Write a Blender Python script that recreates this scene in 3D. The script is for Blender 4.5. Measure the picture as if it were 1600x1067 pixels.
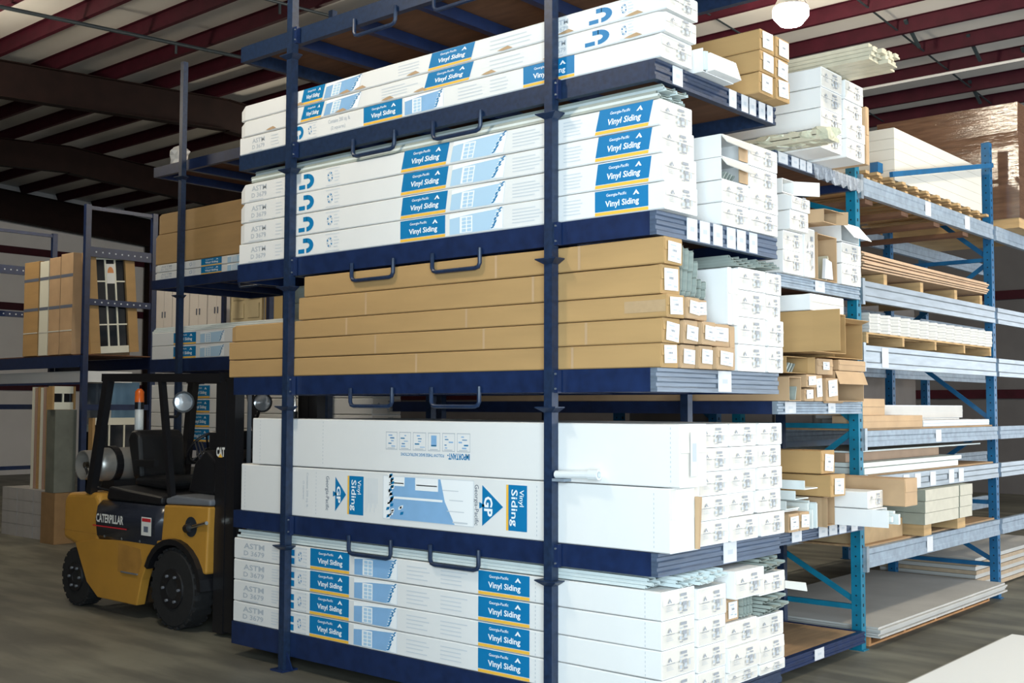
import bpy, bmesh, math, random
from mathutils import Vector, Matrix
random.seed(7)
for o in list(bpy.data.objects): bpy.data.objects.remove(o)
sc = bpy.context.scene
COL = sc.collection
# ---------------------------------------------------------------- camera
F_PX, YAW, PIT, ROLL = 1771.25, math.radians(40.867), math.radians(3.272), math.radians(0.154)
CAM = Vector((3.468, -5.227, 1.9))
fw = Vector((-math.sin(YAW)*math.cos(PIT), math.cos(YAW)*math.cos(PIT), math.sin(PIT)))
r0 = Vector((math.cos(YAW), math.sin(YAW), 0)); u0 = r0.cross(fw)
rr = r0*math.cos(ROLL)+u0*math.sin(ROLL); uu = u0*math.cos(ROLL)-r0*math.sin(ROLL)
cd = bpy.data.cameras.new('camera'); cam = bpy.data.objects.new('camera', cd); COL.objects.link(cam)
cd.sensor_width = 36; cd.lens = F_PX/1600*36; cd.clip_end = 200
m = Matrix((rr, uu, -fw)).transposed().to_4x4(); m.translation = CAM; cam.matrix_world = m
sc.camera = cam
# ---------------------------------------------------------------- world, daylight, exposure
w = bpy.data.worlds.new('world'); sc.world = w; w.use_nodes = True
bg = w.node_tree.nodes['Background']; bg.inputs[0].default_value = (0.80, 0.88, 1.0, 1); bg.inputs[1].default_value = 0.025
def area(name, loc, target, sx, sy, power, color):
    d = bpy.data.lights.new(name, 'AREA'); d.shape = 'RECTANGLE'; d.size = sx; d.size_y = sy; d.energy = power; d.color = color
    o = bpy.data.objects.new(name, d); COL.objects.link(o); o.location = loc
    o.rotation_euler = (Vector(target)-Vector(loc)).to_track_quat('-Z', 'Z').to_euler(); return o
# daylight through the open roller door behind and to the right of the camera
area('daylight_through_open_door', (4.75, -5.85, 2.3), (4.75, 0.0, 2.3), 4.7, 4.2, 750, (0.72, 0.89, 1.0))
# daylight through the roller doors in the right-hand and back walls, beyond the teal rack
area('daylight_through_side_door', (8.65, 8.4, 2.4), (0.0, 7.6, 1.2), 5.4, 4.4, 700, (0.86, 0.94, 1.0))
area('daylight_through_back_door', (5.6, 20.9, 2.4), (5.6, 0.0, 2.4), 5.0, 4.4, 170, (0.9, 0.96, 1.0))
sc.view_settings.view_transform = 'Standard'; sc.view_settings.look = 'None'
sc.view_settings.gamma = 1; sc.view_settings.use_curve_mapping = False
sc.view_settings.exposure = 0.6
LAMP_POWER = 120
# ---------------------------------------------------------------- materials
MATS = {}
def mat(name, col, rough=.6, metal=0, var=0.0, scale=6, bump=0, stretch=(1,1,1), col2=None, spec=.5, emit=None, alpha=None, trans=0, obj=True):
    if name in MATS: return MATS[name]
    m = bpy.data.materials.new(name); m.use_nodes = True; nt = m.node_tree; b = nt.nodes['Principled BSDF']
    b.inputs['Roughness'].default_value = rough; b.inputs['Metallic'].default_value = metal
    b.inputs['Specular IOR Level'].default_value = spec
    c = (*col, 1); b.inputs['Base Color'].default_value = c
    if trans: b.inputs['Transmission Weight'].default_value = trans
    if alpha is not None: b.inputs['Alpha'].default_value = alpha
    if emit: b.inputs['Emission Color'].default_value = (*emit[0], 1); b.inputs['Emission Strength'].default_value = emit[1]
    if var or bump:
        tc = nt.nodes.new('ShaderNodeTexCoord'); mp = nt.nodes.new('ShaderNodeMapping'); mp.inputs['Scale'].default_value = stretch
        nt.links.new(tc.outputs['Object'], mp.inputs['Vector'])
        n = nt.nodes.new('ShaderNodeTexNoise'); n.inputs['Scale'].default_value = scale; n.inputs['Detail'].default_value = 5
        nt.links.new(mp.outputs['Vector'], n.inputs['Vector'])
        if var:
            rp = nt.nodes.new('ShaderNodeValToRGB'); rp.color_ramp.elements[0].position = .3; rp.color_ramp.elements[1].position = .7
            d = col2 if col2 else tuple(x*(1-var) for x in col)
            rp.color_ramp.elements[0].color = (*d, 1); rp.color_ramp.elements[1].color = c
            nt.links.new(n.outputs['Fac'], rp.inputs['Fac']); nt.links.new(rp.outputs['Color'], b.inputs['Base Color'])
        if bump:
            bp = nt.nodes.new('ShaderNodeBump'); bp.inputs['Strength'].default_value = bump; bp.inputs['Distance'].default_value = .01
            nt.links.new(n.outputs['Fac'], bp.inputs['Height']); nt.links.new(bp.outputs['Normal'], b.inputs['Normal'])
    MATS[name] = m; return m
white = mat('white_carton', (.82,.81,.79), .55, var=.07, scale=1.2)
white2 = mat('white_carton_end_dimmed', (.70,.645,.58), .6, var=.08, scale=5)  # weaker light painted into the ends: darker, warmer copy of the carton white
kraft = mat('kraft_cardboard', (.47,.285,.115), .75, var=.16, scale=2.0, stretch=(.6,1,4))
kraft2 = mat('kraft_cardboard_pale', (.52,.34,.19), .75, var=.18, scale=4)
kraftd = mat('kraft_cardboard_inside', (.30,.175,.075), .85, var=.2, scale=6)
navy = mat('navy_painted_steel', (.009,.024,.085), .38, var=.35, scale=14, bump=.04)
navyw = mat('navy_painted_steel_worn', (.013,.031,.078), .42, var=.45, scale=30, bump=.05)
ribst = mat('grey_blue_ribbed_steel', (.085,.12,.19), .45, metal=.1, var=.4, scale=9, stretch=(1,.4,8))
galv = mat('galvanised_steel', (.42,.47,.52), .36, metal=.75, var=.25, scale=12, stretch=(1,.3,2))
galvd = mat('galvanised_steel_dull', (.30,.36,.43), .5, metal=.2, var=.3, scale=14)
teal = mat('teal_painted_steel', (.0,.165,.27), .4, var=.3, scale=8)
tealb = mat('blue_painted_steel', (.004,.105,.25), .4, var=.3, scale=8)
slate = mat('slate_ribbed_steel', (.17,.21,.27), .45, metal=.15, var=.4, scale=9, stretch=(1,.4,8))
hole = mat('dark_hole', (.006,.010,.016), .9)
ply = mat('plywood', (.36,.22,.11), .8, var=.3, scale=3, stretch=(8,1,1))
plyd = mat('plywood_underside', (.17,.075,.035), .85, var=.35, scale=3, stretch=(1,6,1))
timber = mat('pallet_timber', (.52,.33,.15), .8, var=.3, scale=4, stretch=(1,1,6))
blue = mat('print_blue', (.0,.18,.41), .5)
bluel = mat('print_light_blue', (.25,.46,.72), .55, var=.1, scale=8)
bluep = mat('print_pale_blue', (.45,.64,.80), .55)
yellow = mat('print_yellow', (.90,.50,.06), .55)
pwhite = mat('print_white', (.92,.93,.93), .55)
grey = mat('print_grey', (.47,.50,.54), .6)
greyl = mat('print_pale_grey', (.62,.65,.68), .6)
ink = mat('print_dark_ink', (.12,.14,.19), .6)
tagm = mat('white_paper_tag', (.62,.62,.64), .5, var=.08, scale=12)
tape = mat('clear_packing_tape', (.50,.34,.19), .08, spec=.9, var=.1, scale=20, bump=.3)
sidg = mat('grey_green_vinyl_siding', (.36,.40,.36), .4, var=.25, scale=9, stretch=(.4,3,3))
sidw = mat('pale_vinyl_siding', (.66,.73,.72), .38, var=.10, scale=9)
sidb = mat('beige_vinyl_siding', (.60,.54,.40), .42, var=.2, scale=9)
endg = mat('print_end_grey', (.30,.31,.34), .6)
PM = [blue, yellow, pwhite, bluel, bluep, grey, greyl, ink, white, endg]   # slots of every print mesh
BL, YE, WH, LB, PB, GR, GL, IN, BOXW, EG = range(10)
# ---------------------------------------------------------------- mesh builder
ORG = {}
class MB:
    def __init__(s): s.v=[]; s.f=[]; s.m=[]
    def add(s, pts, faces, mi=0):
        b=len(s.v); s.v += [tuple(p) for p in pts]
        for f in faces: s.f.append(tuple(b+i for i in f)); s.m.append(mi)
        return s
    def hexa(s, P, mi=0):   # P: 4 bottom ccw + 4 top ccw
        return s.add(P, [(3,2,1,0),(4,5,6,7),(0,1,5,4),(1,2,6,5),(2,3,7,6),(3,0,4,7)], mi)
    def box(s, x0,y0,z0,x1,y1,z1, mi=0):
        return s.hexa([(x0,y0,z0),(x1,y0,z0),(x1,y1,z0),(x0,y1,z0),(x0,y0,z1),(x1,y0,z1),(x1,y1,z1),(x0,y1,z1)], mi)
    def prism(s, poly, axis, a, b, mi=0):
        n=len(poly)
        def P(u,v,t): return (t,u,v) if axis=='x' else ((u,t,v) if axis=='y' else (u,v,t))
        pts=[P(u,v,a) for u,v in poly]+[P(u,v,b) for u,v in poly]
        return s.add(pts, [tuple(range(n-1,-1,-1)), tuple(range(n,2*n))]+[(i,(i+1)%n,n+(i+1)%n,n+i) for i in range(n)], mi)
    def ring(s, rings, mi=0, close=True, caps=True):
        n=len(rings[0]); b=len(s.v)
        for r in rings: s.v += [tuple(p) for p in r]
        for k in range(len(rings)-1):
            for i in range(n if close else n-1):
                j=(i+1)%n; s.f.append((b+k*n+i,b+k*n+j,b+(k+1)*n+j,b+(k+1)*n+i)); s.m.append(mi)
        if caps:
            s.f.append(tuple(b+i for i in range(n-1,-1,-1))); s.m.append(mi)
            e=b+(len(rings)-1)*n; s.f.append(tuple(e+i for i in range(n))); s.m.append(mi)
        return s
    def cyl(s, p0, p1, r, n=12, r2=None, mi=0, caps=True):
        p0=Vector(p0); p1=Vector(p1); d=(p1-p0).normalized(); a=d.orthogonal().normalized(); c=d.cross(a); r2=r if r2 is None else r2
        R=lambda p,q:[p+(a*math.cos(t)+c*math.sin(t))*q for t in [2*math.pi*i/n for i in range(n)]]
        return s.ring([R(p0,r),R(p1,r2)], mi, True, caps)
    def lathe(s, prof, c, axis, n=20, mi=0, closed=False):  # prof: (radius, t along axis)
        if closed: prof=list(prof)+[prof[0]]
        c=Vector(c); d=Vector(axis).normalized(); a=d.orthogonal().normalized(); e=d.cross(a); rs=[]
        for r,t in prof: rs.append([c+d*t+(a*math.cos(q)+e*math.sin(q))*max(r,1e-4) for q in [2*math.pi*i/n for i in range(n)]])
        return s.ring(rs, mi, True, not closed)
    def tube(s, path, r, n=8, mi=0):
        path=[Vector(p) for p in path]; rs=[]; a=None
        for i,p in enumerate(path):
            d=((path[min(i+1,len(path)-1)]-path[max(i-1,0)])).normalized()
            a=d.orthogonal().normalized() if a is None else (a-d*a.dot(d)).normalized()
            c=d.cross(a); rs.append([p+(a*math.cos(t)+c*math.sin(t))*r for t in [2*math.pi*k/n for k in range(n)]])
        return s.ring(rs, mi)
    def bar(s, p0, p1, wx, wz, mi=0, up=(0,0,1)):   # rectangular bar between two points
        p0=Vector(p0); p1=Vector(p1); d=(p1-p0).normalized(); a=d.cross(Vector(up)).normalized(); c=a.cross(d)
        R=lambda p:[p-a*wx/2-c*wz/2,p+a*wx/2-c*wz/2,p+a*wx/2+c*wz/2,p-a*wx/2+c*wz/2]
        return s.ring([R(p0),R(p1)], mi)
    def quad(s, O, U, V, u0,v0,u1,v1, mi=0):
        O=Vector(O); U=Vector(U); V=Vector(V)
        return s.add([O+U*u0+V*v0,O+U*u1+V*v0,O+U*u1+V*v1,O+U*u0+V*v1],[(0,1,2,3)],mi)
    def poly(s, O, U, V, pts, mi=0):
        O=Vector(O); U=Vector(U); V=Vector(V)
        return s.add([O+U*a+V*b for a,b in pts],[tuple(range(len(pts)))],mi)
    def mesh(s, name, mats, org=(0,0,0), smooth=False):
        me=bpy.data.meshes.new(name); ox,oy,oz=org
        me.from_pydata([(x-ox,y-oy,z-oz) for x,y,z in s.v],[],s.f)
        for mm in (mats if isinstance(mats,(list,tuple)) else [mats]): me.materials.append(mm)
        me.polygons.foreach_set('material_index', s.m)
        if smooth: me.polygons.foreach_set('use_smooth',[True]*len(s.f))
        me.validate(); me.update()
        if smooth:
            try: me.set_sharp_from_angle(angle=math.radians(40))
            except Exception: pass
        return me
    def build(s, name, mats, parent=None, loc=None, smooth=False):
        org = loc if loc is not None else (ORG[parent.name] if parent else (0,0,0))
        return link(name, s.mesh(name, mats, org, smooth), parent, org)
def link(name, me, parent=None, world=(0,0,0), rot=None, scale=None):
    o=bpy.data.objects.new(name, me); COL.objects.link(o); ORG[o.name]=tuple(world)
    if parent:
        o.parent=parent; p=ORG[parent.name]; o.location=tuple(world[i]-p[i] for i in range(3))
    else: o.location=world
    if rot: o.rotation_euler=rot
    if scale: o.scale=scale
    return o
def tag(o, label, cat, group=None):
    o['label']=label; o['category']=cat
    if group: o['group']=group
    return o
def thing(name, label, cat, loc=(0,0,0), group=None):
    o=bpy.data.objects.new(name, None); COL.objects.link(o); o.location=loc; ORG[o.name]=tuple(loc); o.empty_display_size=.1
    return tag(o,label,cat,group)
def struct(o): o['kind']='structure'; return o
def copy_tree(o, parent=None):
    c=o.copy(); COL.objects.link(c); c.parent=parent
    for ch in o.children: copy_tree(ch, c)
    return c
# text as flat mesh outlines from the built-in font
_TX={}
def text_geo(s, bold=.0):
    k=(s,bold)
    if k in _TX: return _TX[k]
    cu=bpy.data.curves.new('t','FONT'); cu.body=s; cu.size=1; cu.offset=bold; cu.resolution_u=2; cu.fill_mode='FRONT'; cu.align_x='LEFT'
    ob=bpy.data.objects.new('t',cu); COL.objects.link(ob)
    dg=bpy.context.evaluated_depsgraph_get(); me=bpy.data.meshes.new_from_object(ob.evaluated_get(dg))
    vs=[(v.co.x,v.co.y) for v in me.vertices]; fs=[tuple(p.vertices) for p in me.polygons]
    ns=[p.normal.z for p in me.polygons]; fs=[f if n>0 else f[::-1] for f,n in zip(fs,ns)]
    bpy.data.objects.remove(ob); bpy.data.meshes.remove(me); bpy.data.curves.remove(cu)
    x0=min(v[0] for v in vs); x1=max(v[0] for v in vs); y0=min(v[1] for v in vs); y1=max(v[1] for v in vs)
    _TX[k]=([((a-x0)/(x1-x0),(b-y0)/(y1-y0)) for a,b in vs],fs); return _TX[k]
def text(mb, s, O, U, V, u0,v0,u1,v1, mi, bold=.0):   # fitted into the rectangle u0..u1, v0..v1
    vs,fs=text_geo(s,bold); O=Vector(O); U=Vector(U); V=Vector(V)
    mb.add([O+U*(u0+(u1-u0)*a)+V*(v0+(v1-v0)*b) for a,b in vs], fs, mi)
ORD=['lowest','second','third','fourth','fifth','sixth']
def rank(k,n): return 'lowest' if k==0 else ('topmost' if k==n-1 else ('middle' if n==3 else ['lowest','second-lowest','third-lowest','fourth-lowest'][k]))
# ================================================================= the setting
GX0,GX1,GY0,GY1=-27.2,8.8,-14.0,21.0
fm=mat('concrete_floor',(.235,.225,.175),.55,var=.45,scale=.55,bump=.08,col2=(.095,.09,.07))
nt=fm.node_tree; b=nt.nodes['Principled BSDF']
n2=nt.nodes.new('ShaderNodeTexNoise'); n2.inputs['Scale'].default_value=2.2; n2.inputs['Detail'].default_value=8
tc=nt.nodes.new('ShaderNodeTexCoord'); mp=nt.nodes.new('ShaderNodeMapping'); mp.inputs['Scale'].default_value=(.35,1.6,1); mp.inputs['Rotation'].default_value=(0,0,.3)
nt.links.new(tc.outputs['Object'],mp.inputs['Vector']); nt.links.new(mp.outputs['Vector'],n2.inputs['Vector'])
mx=nt.nodes.new('ShaderNodeMix'); mx.data_type='RGBA'; mx.blend_type='MULTIPLY'; mx.inputs['Factor'].default_value=.75
r2=nt.nodes.new('ShaderNodeValToRGB'); r2.color_ramp.elements[0].position=.42; r2.color_ramp.elements[1].position=.6; r2.color_ramp.elements[0].color=(.45,.45,.48,1)
nt.links.new(n2.outputs['Fac'],r2.inputs['Fac'])
src=b.inputs['Base Color'].links[0].from_socket
nt.links.new(src,mx.inputs['A']); nt.links.new(r2.outputs['Color'],mx.inputs['B']); nt.links.new(mx.outputs['Result'],b.inputs['Base Color'])
struct(MB().box(GX0,GY0,-.2,GX1,GY1,0).build('floor',fm))
wallm=mat('wall_panel',(.60,.58,.57),.6,var=.06,scale=2)
maroon=mat('maroon_primer_steel',(.045,.004,.011),.6,var=.35,scale=5,spec=.2)
maroond=mat('dark_brown_primer_steel',(.013,.005,.004),.7,var=.4,scale=4,spec=.15)
insul=mat('white_roof_insulation',(.60,.58,.54),.45,var=.10,scale=1.2)
cond=mat('dark_conduit',(.02,.03,.035),.5)
# roof: two slopes with the ridge at y=7.5, eave lower at both sides
RY=7.5
def rz(y): return 8.02-.06*abs(y-RY)
rf=MB()
for ya,yb in ((GY0,RY),(RY,GY1)):
    rf.hexa([(GX0,ya,rz(ya)),(GX1,ya,rz(ya)),(GX1,yb,rz(yb)),(GX0,yb,rz(yb)),(GX0,ya,rz(ya)+.1),(GX1,ya,rz(ya)+.1),(GX1,yb,rz(yb)+.1),(GX0,yb,rz(yb)+.1)])
ceil=struct(rf.build('ceiling',insul))
pur=MB(); H=.215
prof=[(0,0),(.075,0),(.075,.018),(.016,.018),(.016,H-.004),(-.06,H-.004),(-.06,H),(0,H)]
pur.prism([(u,v) for u,v in prof],'x',GX0+.2,GX1-.05)
pme=pur.mesh('purlin',maroon)
yy=-6.6; RAFX=[-20.95,-14.85,-8.75,-2.65,3.45]
while yy<20.5:
    if abs(yy-RY)>.25: link('purlin',pme,ceil,(0,yy,rz(yy)-H-.004))
    yy+=1.06
for X in RAFX[:2]+[-26.85]:            # tapered portal rafters that the photo shows
    for ya,yb in ((-6,RY),(RY,20.4)):
        za,zb=rz(ya)-H-.012,rz(yb)-H-.012; da,db=(.62,.60) if X>-26 else (.82,.80)
        r=MB()
        r.hexa([(X-.012,ya,za-da),(X+.012,ya,za-da),(X+.012,yb,zb-db),(X-.012,yb,zb-db),(X-.012,ya,za),(X+.012,ya,za),(X+.012,yb,zb),(X-.012,yb,zb)])
        for dz0,dz1 in ((da,db),(.014,.014)):
            r.hexa([(X-.11,ya,za-dz0),(X+.11,ya,za-dz0),(X+.11,yb,zb-dz1),(X-.11,yb,zb-dz1),(X-.11,ya,za-dz0+.014),(X+.11,ya,za-dz0+.014),(X+.11,yb,zb-dz1+.014),(X-.11,yb,zb-dz1+.014)])
        r.build('rafter',maroond,ceil)
# sprinkler pipes, sag rods and insulation seams under the roof
for x,r_,dz in ((-11.9,.03,.30),(-9.3,.022,.26),(-6.9,.018,.24)):
    MB().tube([(x,-5,rz(-5)-dz),(x,RY,rz(RY)-dz),(x,19,rz(19)-dz)],r_,8).build('sprinkler_pipe',cond,ceil)
    for y in (1.4,4.5,8.9,12.1): MB().cyl((x,y,rz(y)-dz-.02),(x,y,rz(y)-dz-.16),.02,8).build('sprinkler_head',cond,ceil)
for x in (-5.2,-3.2,-1.2,.6): MB().bar((x,5,rz(5)-.16),(x,RY,rz(RY)-.16),.03,.012).build('sag_rod',cond,ceil); MB().bar((x,RY,rz(RY)-.16),(x,19,rz(19)-.16),.03,.012).build('sag_rod',cond,ceil)
pipew=mat('white_conduit',(.65,.63,.60),.4)
MB().tube([(-26,13.4,rz(13.4)-.26),(10,13.4,rz(13.4)-.26)],.025,8).build('conduit',pipew,ceil)
# purlin braces (angle stubs at purlin laps)
for i,(x,y) in enumerate(((-3.05,11.4),(-2.5,12.5),(-2.0,13.5),(-3.2,14.6),(-2.9,16.7))):
    MB().bar((x,y-.05,rz(y)-.05),(x,y+.5,rz(y)-H-.12),.05,.03).build('purlin_brace',cond,ceil)
wl=struct(MB().prism([(GY0,0),(GY1,0),(GY1,rz(GY1)-.005),(RY,rz(RY)-.005),(GY0,rz(GY0)-.005)],'x',GX0-.2,GX0).build('wall_left',wallm))
for z in (6.15,4.6,2.4): MB().box(GX0+.001,GY0,z-.1,GX0+.08,GY1,z+.1).build('girt',maroon,wl)
for y in (-2,3.1,8.2,13.3,18.4): MB().box(GX0+.085,y-.1,0,GX0+.3,y+.1,7.0).build('column',maroond,wl)
wallb=mat('shade_dark_wall',(.13,.12,.12),.7,var=.2,scale=1.5)  # shade put into the wall colour so gaps between the racks read dark
wb=struct(MB().box(GX0,GY1,0,3.0,GY1+.2,7.2).box(8.2,GY1,0,GX1,GY1+.2,7.2).box(3.0,GY1,4.7,8.2,GY1+.2,7.2).build('wall_back',wallb))
for z in (2.2,4.4): MB().box(GX0,GY1-.08,z-.1,2.9,GY1-.001,z+.1).build('girt',maroon,wb)
# right-hand wall, and the wall behind the camera with the open roller door the daylight comes through
wr=MB(); wr.box(GX1,GY0,0,GX1+.2,5.6,6.6); wr.box(GX1,11.2,0,GX1+.2,GY1,6.6); wr.box(GX1,5.6,4.7,GX1+.2,11.2,6.6)
struct(wr.build('wall_right',wallm))
fy=-5.95; wf=MB(); wf.box(GX0,fy-.2,0,2.3,fy,6.9); wf.box(7.2,fy-.2,0,GX1,fy,6.9); wf.box(2.3,fy-.2,4.5,7.2,fy,6.9)
struct(wf.build('wall_front',wallb))  # dark tone on this unseen wall cuts light bounced onto the front rack
# ---------------------------------------------------------------- ceiling lamp
alu=mat('spun_aluminium',(.7,.7,.7),.3,metal=.9)
glow=mat('lit_lamp_globe',(1,1,1),.4,emit=((1.0,.92,.78),60))
def high_bay(loc,label,power=LAMP_POWER):
    t=thing('high_bay_lamp',label,'lamp',loc,'high bay lamps'); x,y,z=loc
    MB().lathe([(.05,.34),(.09,.33),(.10,.14),(.12,.10),(.0,.10)],loc,(0,0,1),16).build('housing',cond,t)
    MB().lathe([(.12,.11),(.17,.04),(.22,-.05),(.225,-.05),(.175,.05),(.125,.12)],loc,(0,0,1),24,closed=True).build('reflector',alu,t,smooth=True)
    MB().lathe([(.0,-.30),(.14,-.275),(.23,-.17),(.235,-.08),(.13,.06),(.0,.09)],loc,(0,0,1),20).build('globe',glow,t,smooth=True)  # globe oversized to imitate the glare round the lamp
    MB().cyl((x,y,z+.345),(x,y,rz(y)-.0),.008,6).build('hanger_rod',cond,t)
    d=bpy.data.lights.new('lamp_light','POINT'); d.energy=power; d.color=(1.0,.88,.68); d.shadow_soft_size=.2
    o=bpy.data.objects.new('lamp_light',d); COL.objects.link(o); o.parent=t; o.location=(0,0,-.55)
high_bay((-3.33,8.2,7.18),'glaring high bay lamp above the brown cartons on the top tray',260)
high_bay((3.0,3.8,6.9),'added unseen high bay lamp brightening the floor at the right',300)  # unseen lamp added to brighten the floor and the teal rack
high_bay((-3.0,-2.6,6.75),'high bay lamp over the aisle in front of the siding rack',140)
high_bay((-12.5,1.0,6.9),'added unseen high bay lamp brightening the cabinets beyond the forklift',120)  # unseen lamp added to light the white cabinets
high_bay((-13.5,10.0,6.9),'high bay lamp far back over the window units',120)
# ================================================================= racks and trays
XA0,XA1,DA=-3.875,0.0,1.40
def post(parent, x, y, top, saddles, trays, foot=True, front=True):
    s=.03; p=MB().box(x-s,y-s,.012,x+s,y+s,top).build('post',navyw,parent)
    fy=-1 if front else 1
    if foot:
        MB().box(x-.07,y-.07,0,x+.07,y+.07,.012).build('foot_plate',navy,p)
        MB().prism([(x+s,.012),(x+.10,.012),(x+s,.13)],'y',y-.006,y+.006).build('foot_gusset',navy,p)
    for z in saddles:     # flared guide cup round the post under each tray
        q=MB(); a,b_=.0304,.078
        q.ring([[(x-a,y-a,z-.028),(x+a,y-a,z-.028),(x+a,y+a,z-.028),(x-a,y+a,z-.028)],[(x-b_,y-.06,z),(x+b_,y-.06,z),(x+b_,y+.0305,z),(x-b_,y+.0305,z)],[(x-b_,y-.06,z+.006),(x+b_,y-.06,z+.006),(x+b_,y+.0305,z+.006),(x-b_,y+.0305,z+.006)]])
        q.build('guide_cup',navyw,p)
    for z0,z1 in trays:   # bolted connector plate beside the tray beam
        c=MB().box(x+s,y-.010,z0-.004,x+s+.028,y+.024,z1-.002).build('connector_plate',navy,p)
        for zz in (z0+.02,z1-.025): MB().cyl((x+s+.014,y-.018,zz),(x+s+.014,y-.010,zz),.006,8).build('bolt',galv,c)
    return p
def ribbed(x,y0,y1,z0,z1,sgn=1):
    h=z1-z0; P=[(x-.045*sgn,z0),(x,z0),(x,z0+.18*h),(x-.008*sgn,z0+.24*h),(x-.008*sgn,z0+.38*h),(x,z0+.44*h),(x,z0+.60*h),(x-.008*sgn,z0+.66*h),(x-.008*sgn,z0+.80*h),(x,z0+.86*h),(x,z1),(x-.045*sgn,z1)]
    return [(u,v) for u,v in P]
def tray(label, x0,x1,y0,y1,z0,z1, endm, tags=(), loops=(), group='blue siding trays', beamm=None, deckm=None, name='siding_tray', tagz=1.0):
    t=thing(name,label,'rack tray',((x0+x1)/2,(y0+y1)/2,z0),group); bm_=beamm or navy
    MB().prism([(y0,z0),(y0+.05,z0),(y0+.05,z0+.012),(y0+.008,z0+.012),(y0+.008,z1-.012),(y0+.05,z1-.012),(y0+.05,z1),(y0,z1)],'x',x0,x1-.046).build('front_beam',bm_,t)
    MB().box(x0,y1-.05,z0,x1-.046,y1,z1).build('rear_beam',bm_,t)
    e=MB().prism(ribbed(x1,y0,y1,z0,z1),'y',y0,y1).build('end_beam',endm,t)
    MB().box(x0,y0+.051,z0,x0+.045,y1-.051,z1).build('end_beam',bm_,t)
    for k in range(1,6):
        x=x0+(x1-x0)*k/6; MB().box(x-.03,y0+.051,z0+.004,x+.03,y1-.051,z1-.03).build('cross_member',navy,t)
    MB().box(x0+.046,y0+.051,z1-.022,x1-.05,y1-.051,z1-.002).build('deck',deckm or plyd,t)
    for a,b_ in loops:
        zc=z0-.085; r=.014
        MB().tube([(a,y0-.016,z0+.04),(a,y0-.016,zc+.03),(a+.012,y0-.016,zc+.008),(a+.04,y0-.016,zc),(b_-.04,y0-.016,zc),(b_-.012,y0-.016,zc+.008),(b_,y0-.016,zc+.03),(b_,y0-.016,z0+.04)],r,8).build('handle_loop',navyw,t,smooth=True)
    for a,b_ in tags:
        q=MB(); q.box(x1,a,z0+.006,x1+.004,b_,z1-.003)
        q.quad((x1+.0045,a,z0),(0,1,0),(0,0,1),(b_-a)*.3,(z1-z0)*.42,(b_-a)*.7,(z1-z0)*.62,1)
        q.build('price_tag',[tagm,grey],e)
    return t
LOOPS=[(-2.52,-2.10),(-1.73,-1.31)]
ZA=[(4.585,4.705),(3.727,3.842),(2.853,2.988),(1.983,2.115),(.972,1.102),(.095,.262)]
rackA=thing('tray_rack','tall navy steel post rack holding the front stack of siding trays','storage rack',(-1.95,.7,0))
for x in (-3.19,-.722):
    post(rackA,x,-.032,5.76,[3.635,2.766,1.892,.886,4.49],ZA[:5])
    post(rackA,x,1.445,3.62,[],[])
NA=['uppermost empty','upper','second-highest full','third-highest full','second-lowest','floor-level']
for k,(z0,z1) in enumerate(ZA):
    lab=['navy tray at the very top of the front rack with brown plywood underside','navy tray below the damaged white cartons near the top of the front rack','navy tray under the four white blue-labelled cartons and above the brown cartons','navy tray with ribbed grey end carrying the long brown cartons','navy tray carrying the two tall white cartons with large sideways blue logos','navy floor-level tray carrying the bottom four labelled white cartons'][k]
    tg=[(),((.17,.272),(.80,.885),(.95,1.03),(1.05,1.13),(1.17,1.25),(1.28,1.35)),((.31,.42),(.45,.56),(.60,.705),(.76,.86),(.88,.985),(1.03,1.13)),((.645,.795),),((.69,.84),),()][k]
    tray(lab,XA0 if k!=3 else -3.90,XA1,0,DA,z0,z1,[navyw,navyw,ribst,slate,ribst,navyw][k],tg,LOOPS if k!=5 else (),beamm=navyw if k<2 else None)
# second row, right: trays behind rack A
XB0,XB1,YB0,YB1=-4.16,-.28,1.92,3.30
ZB=[(3.615,3.70),(2.745,2.835),(1.85,1.94),(.947,1.035),(.078,.165)]
rackB=thing('tray_rack','navy steel post rack behind the front rack, next to the teal upright','storage rack',(-2.2,2.6,0))
for x in (-3.5,-1.0):
    post(rackB,x,1.885,3.55,[],[]); post(rackB,x,3.335,3.55,[],[])
for k,(z0,z1) in enumerate(ZB):
    lab=['tray of the second rack holding white cartons under the ceiling lamp','galvanised-ended tray of the second rack below the open white cartons','galvanised-ended tray of the second rack below crumpled brown boxes','ribbed tray of the second rack with five paper tags in a row','bare plywood tray of the second rack just above the floor'][k]
    tg=[((1.96,2.10),(2.16,2.27),(2.29,2.38),(2.40,2.48)),((2.51,2.665),),((2.02,2.18),(2.70,2.82)),((2.10,2.245),(2.52,2.66),(2.69,2.82),(2.86,2.98),(3.07,3.18)),((2.43,2.575),)][k]
    tray(lab,XB0,XB1,YB0,YB1,z0,z1,[ribst,galvd,galvd,ribst,navy][k],tg,deckm=ply if k==4 else plyd)
# second row, left: trays behind the forklift
XD0,XD1=-8.22,-4.34
ZD=[(4.54,4.655),(3.23,3.335),(2.28,2.42),(1.41,1.50),(.10,.24)]
rackD=thing('tray_rack','navy steel post rack standing behind the forklift','storage rack',(-6.3,2.6,0))
for x in (-7.56,-5.0):
    post(rackD,x,1.865,5.76,[4.45,3.12,2.19,1.32],[]); post(rackD,x,3.335,5.6,[],[])
for k,(z0,z1) in enumerate(ZD):
    lab=['almost empty navy tray high behind the forklift with a plastic bag on it','navy tray behind the forklift carrying two brown over two white cartons','navy tray just above the forklift roof with two white cartons','navy tray level with the forklift seat carrying four white cartons','navy floor tray hidden behind the forklift'][k]
    tray(lab,XD0,XD1,YB0-.01,YB1,z0,z1,navyw,(),[(-6.5,-6.1),(-5.7,-5.3)] if k in(1,) else ())
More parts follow.
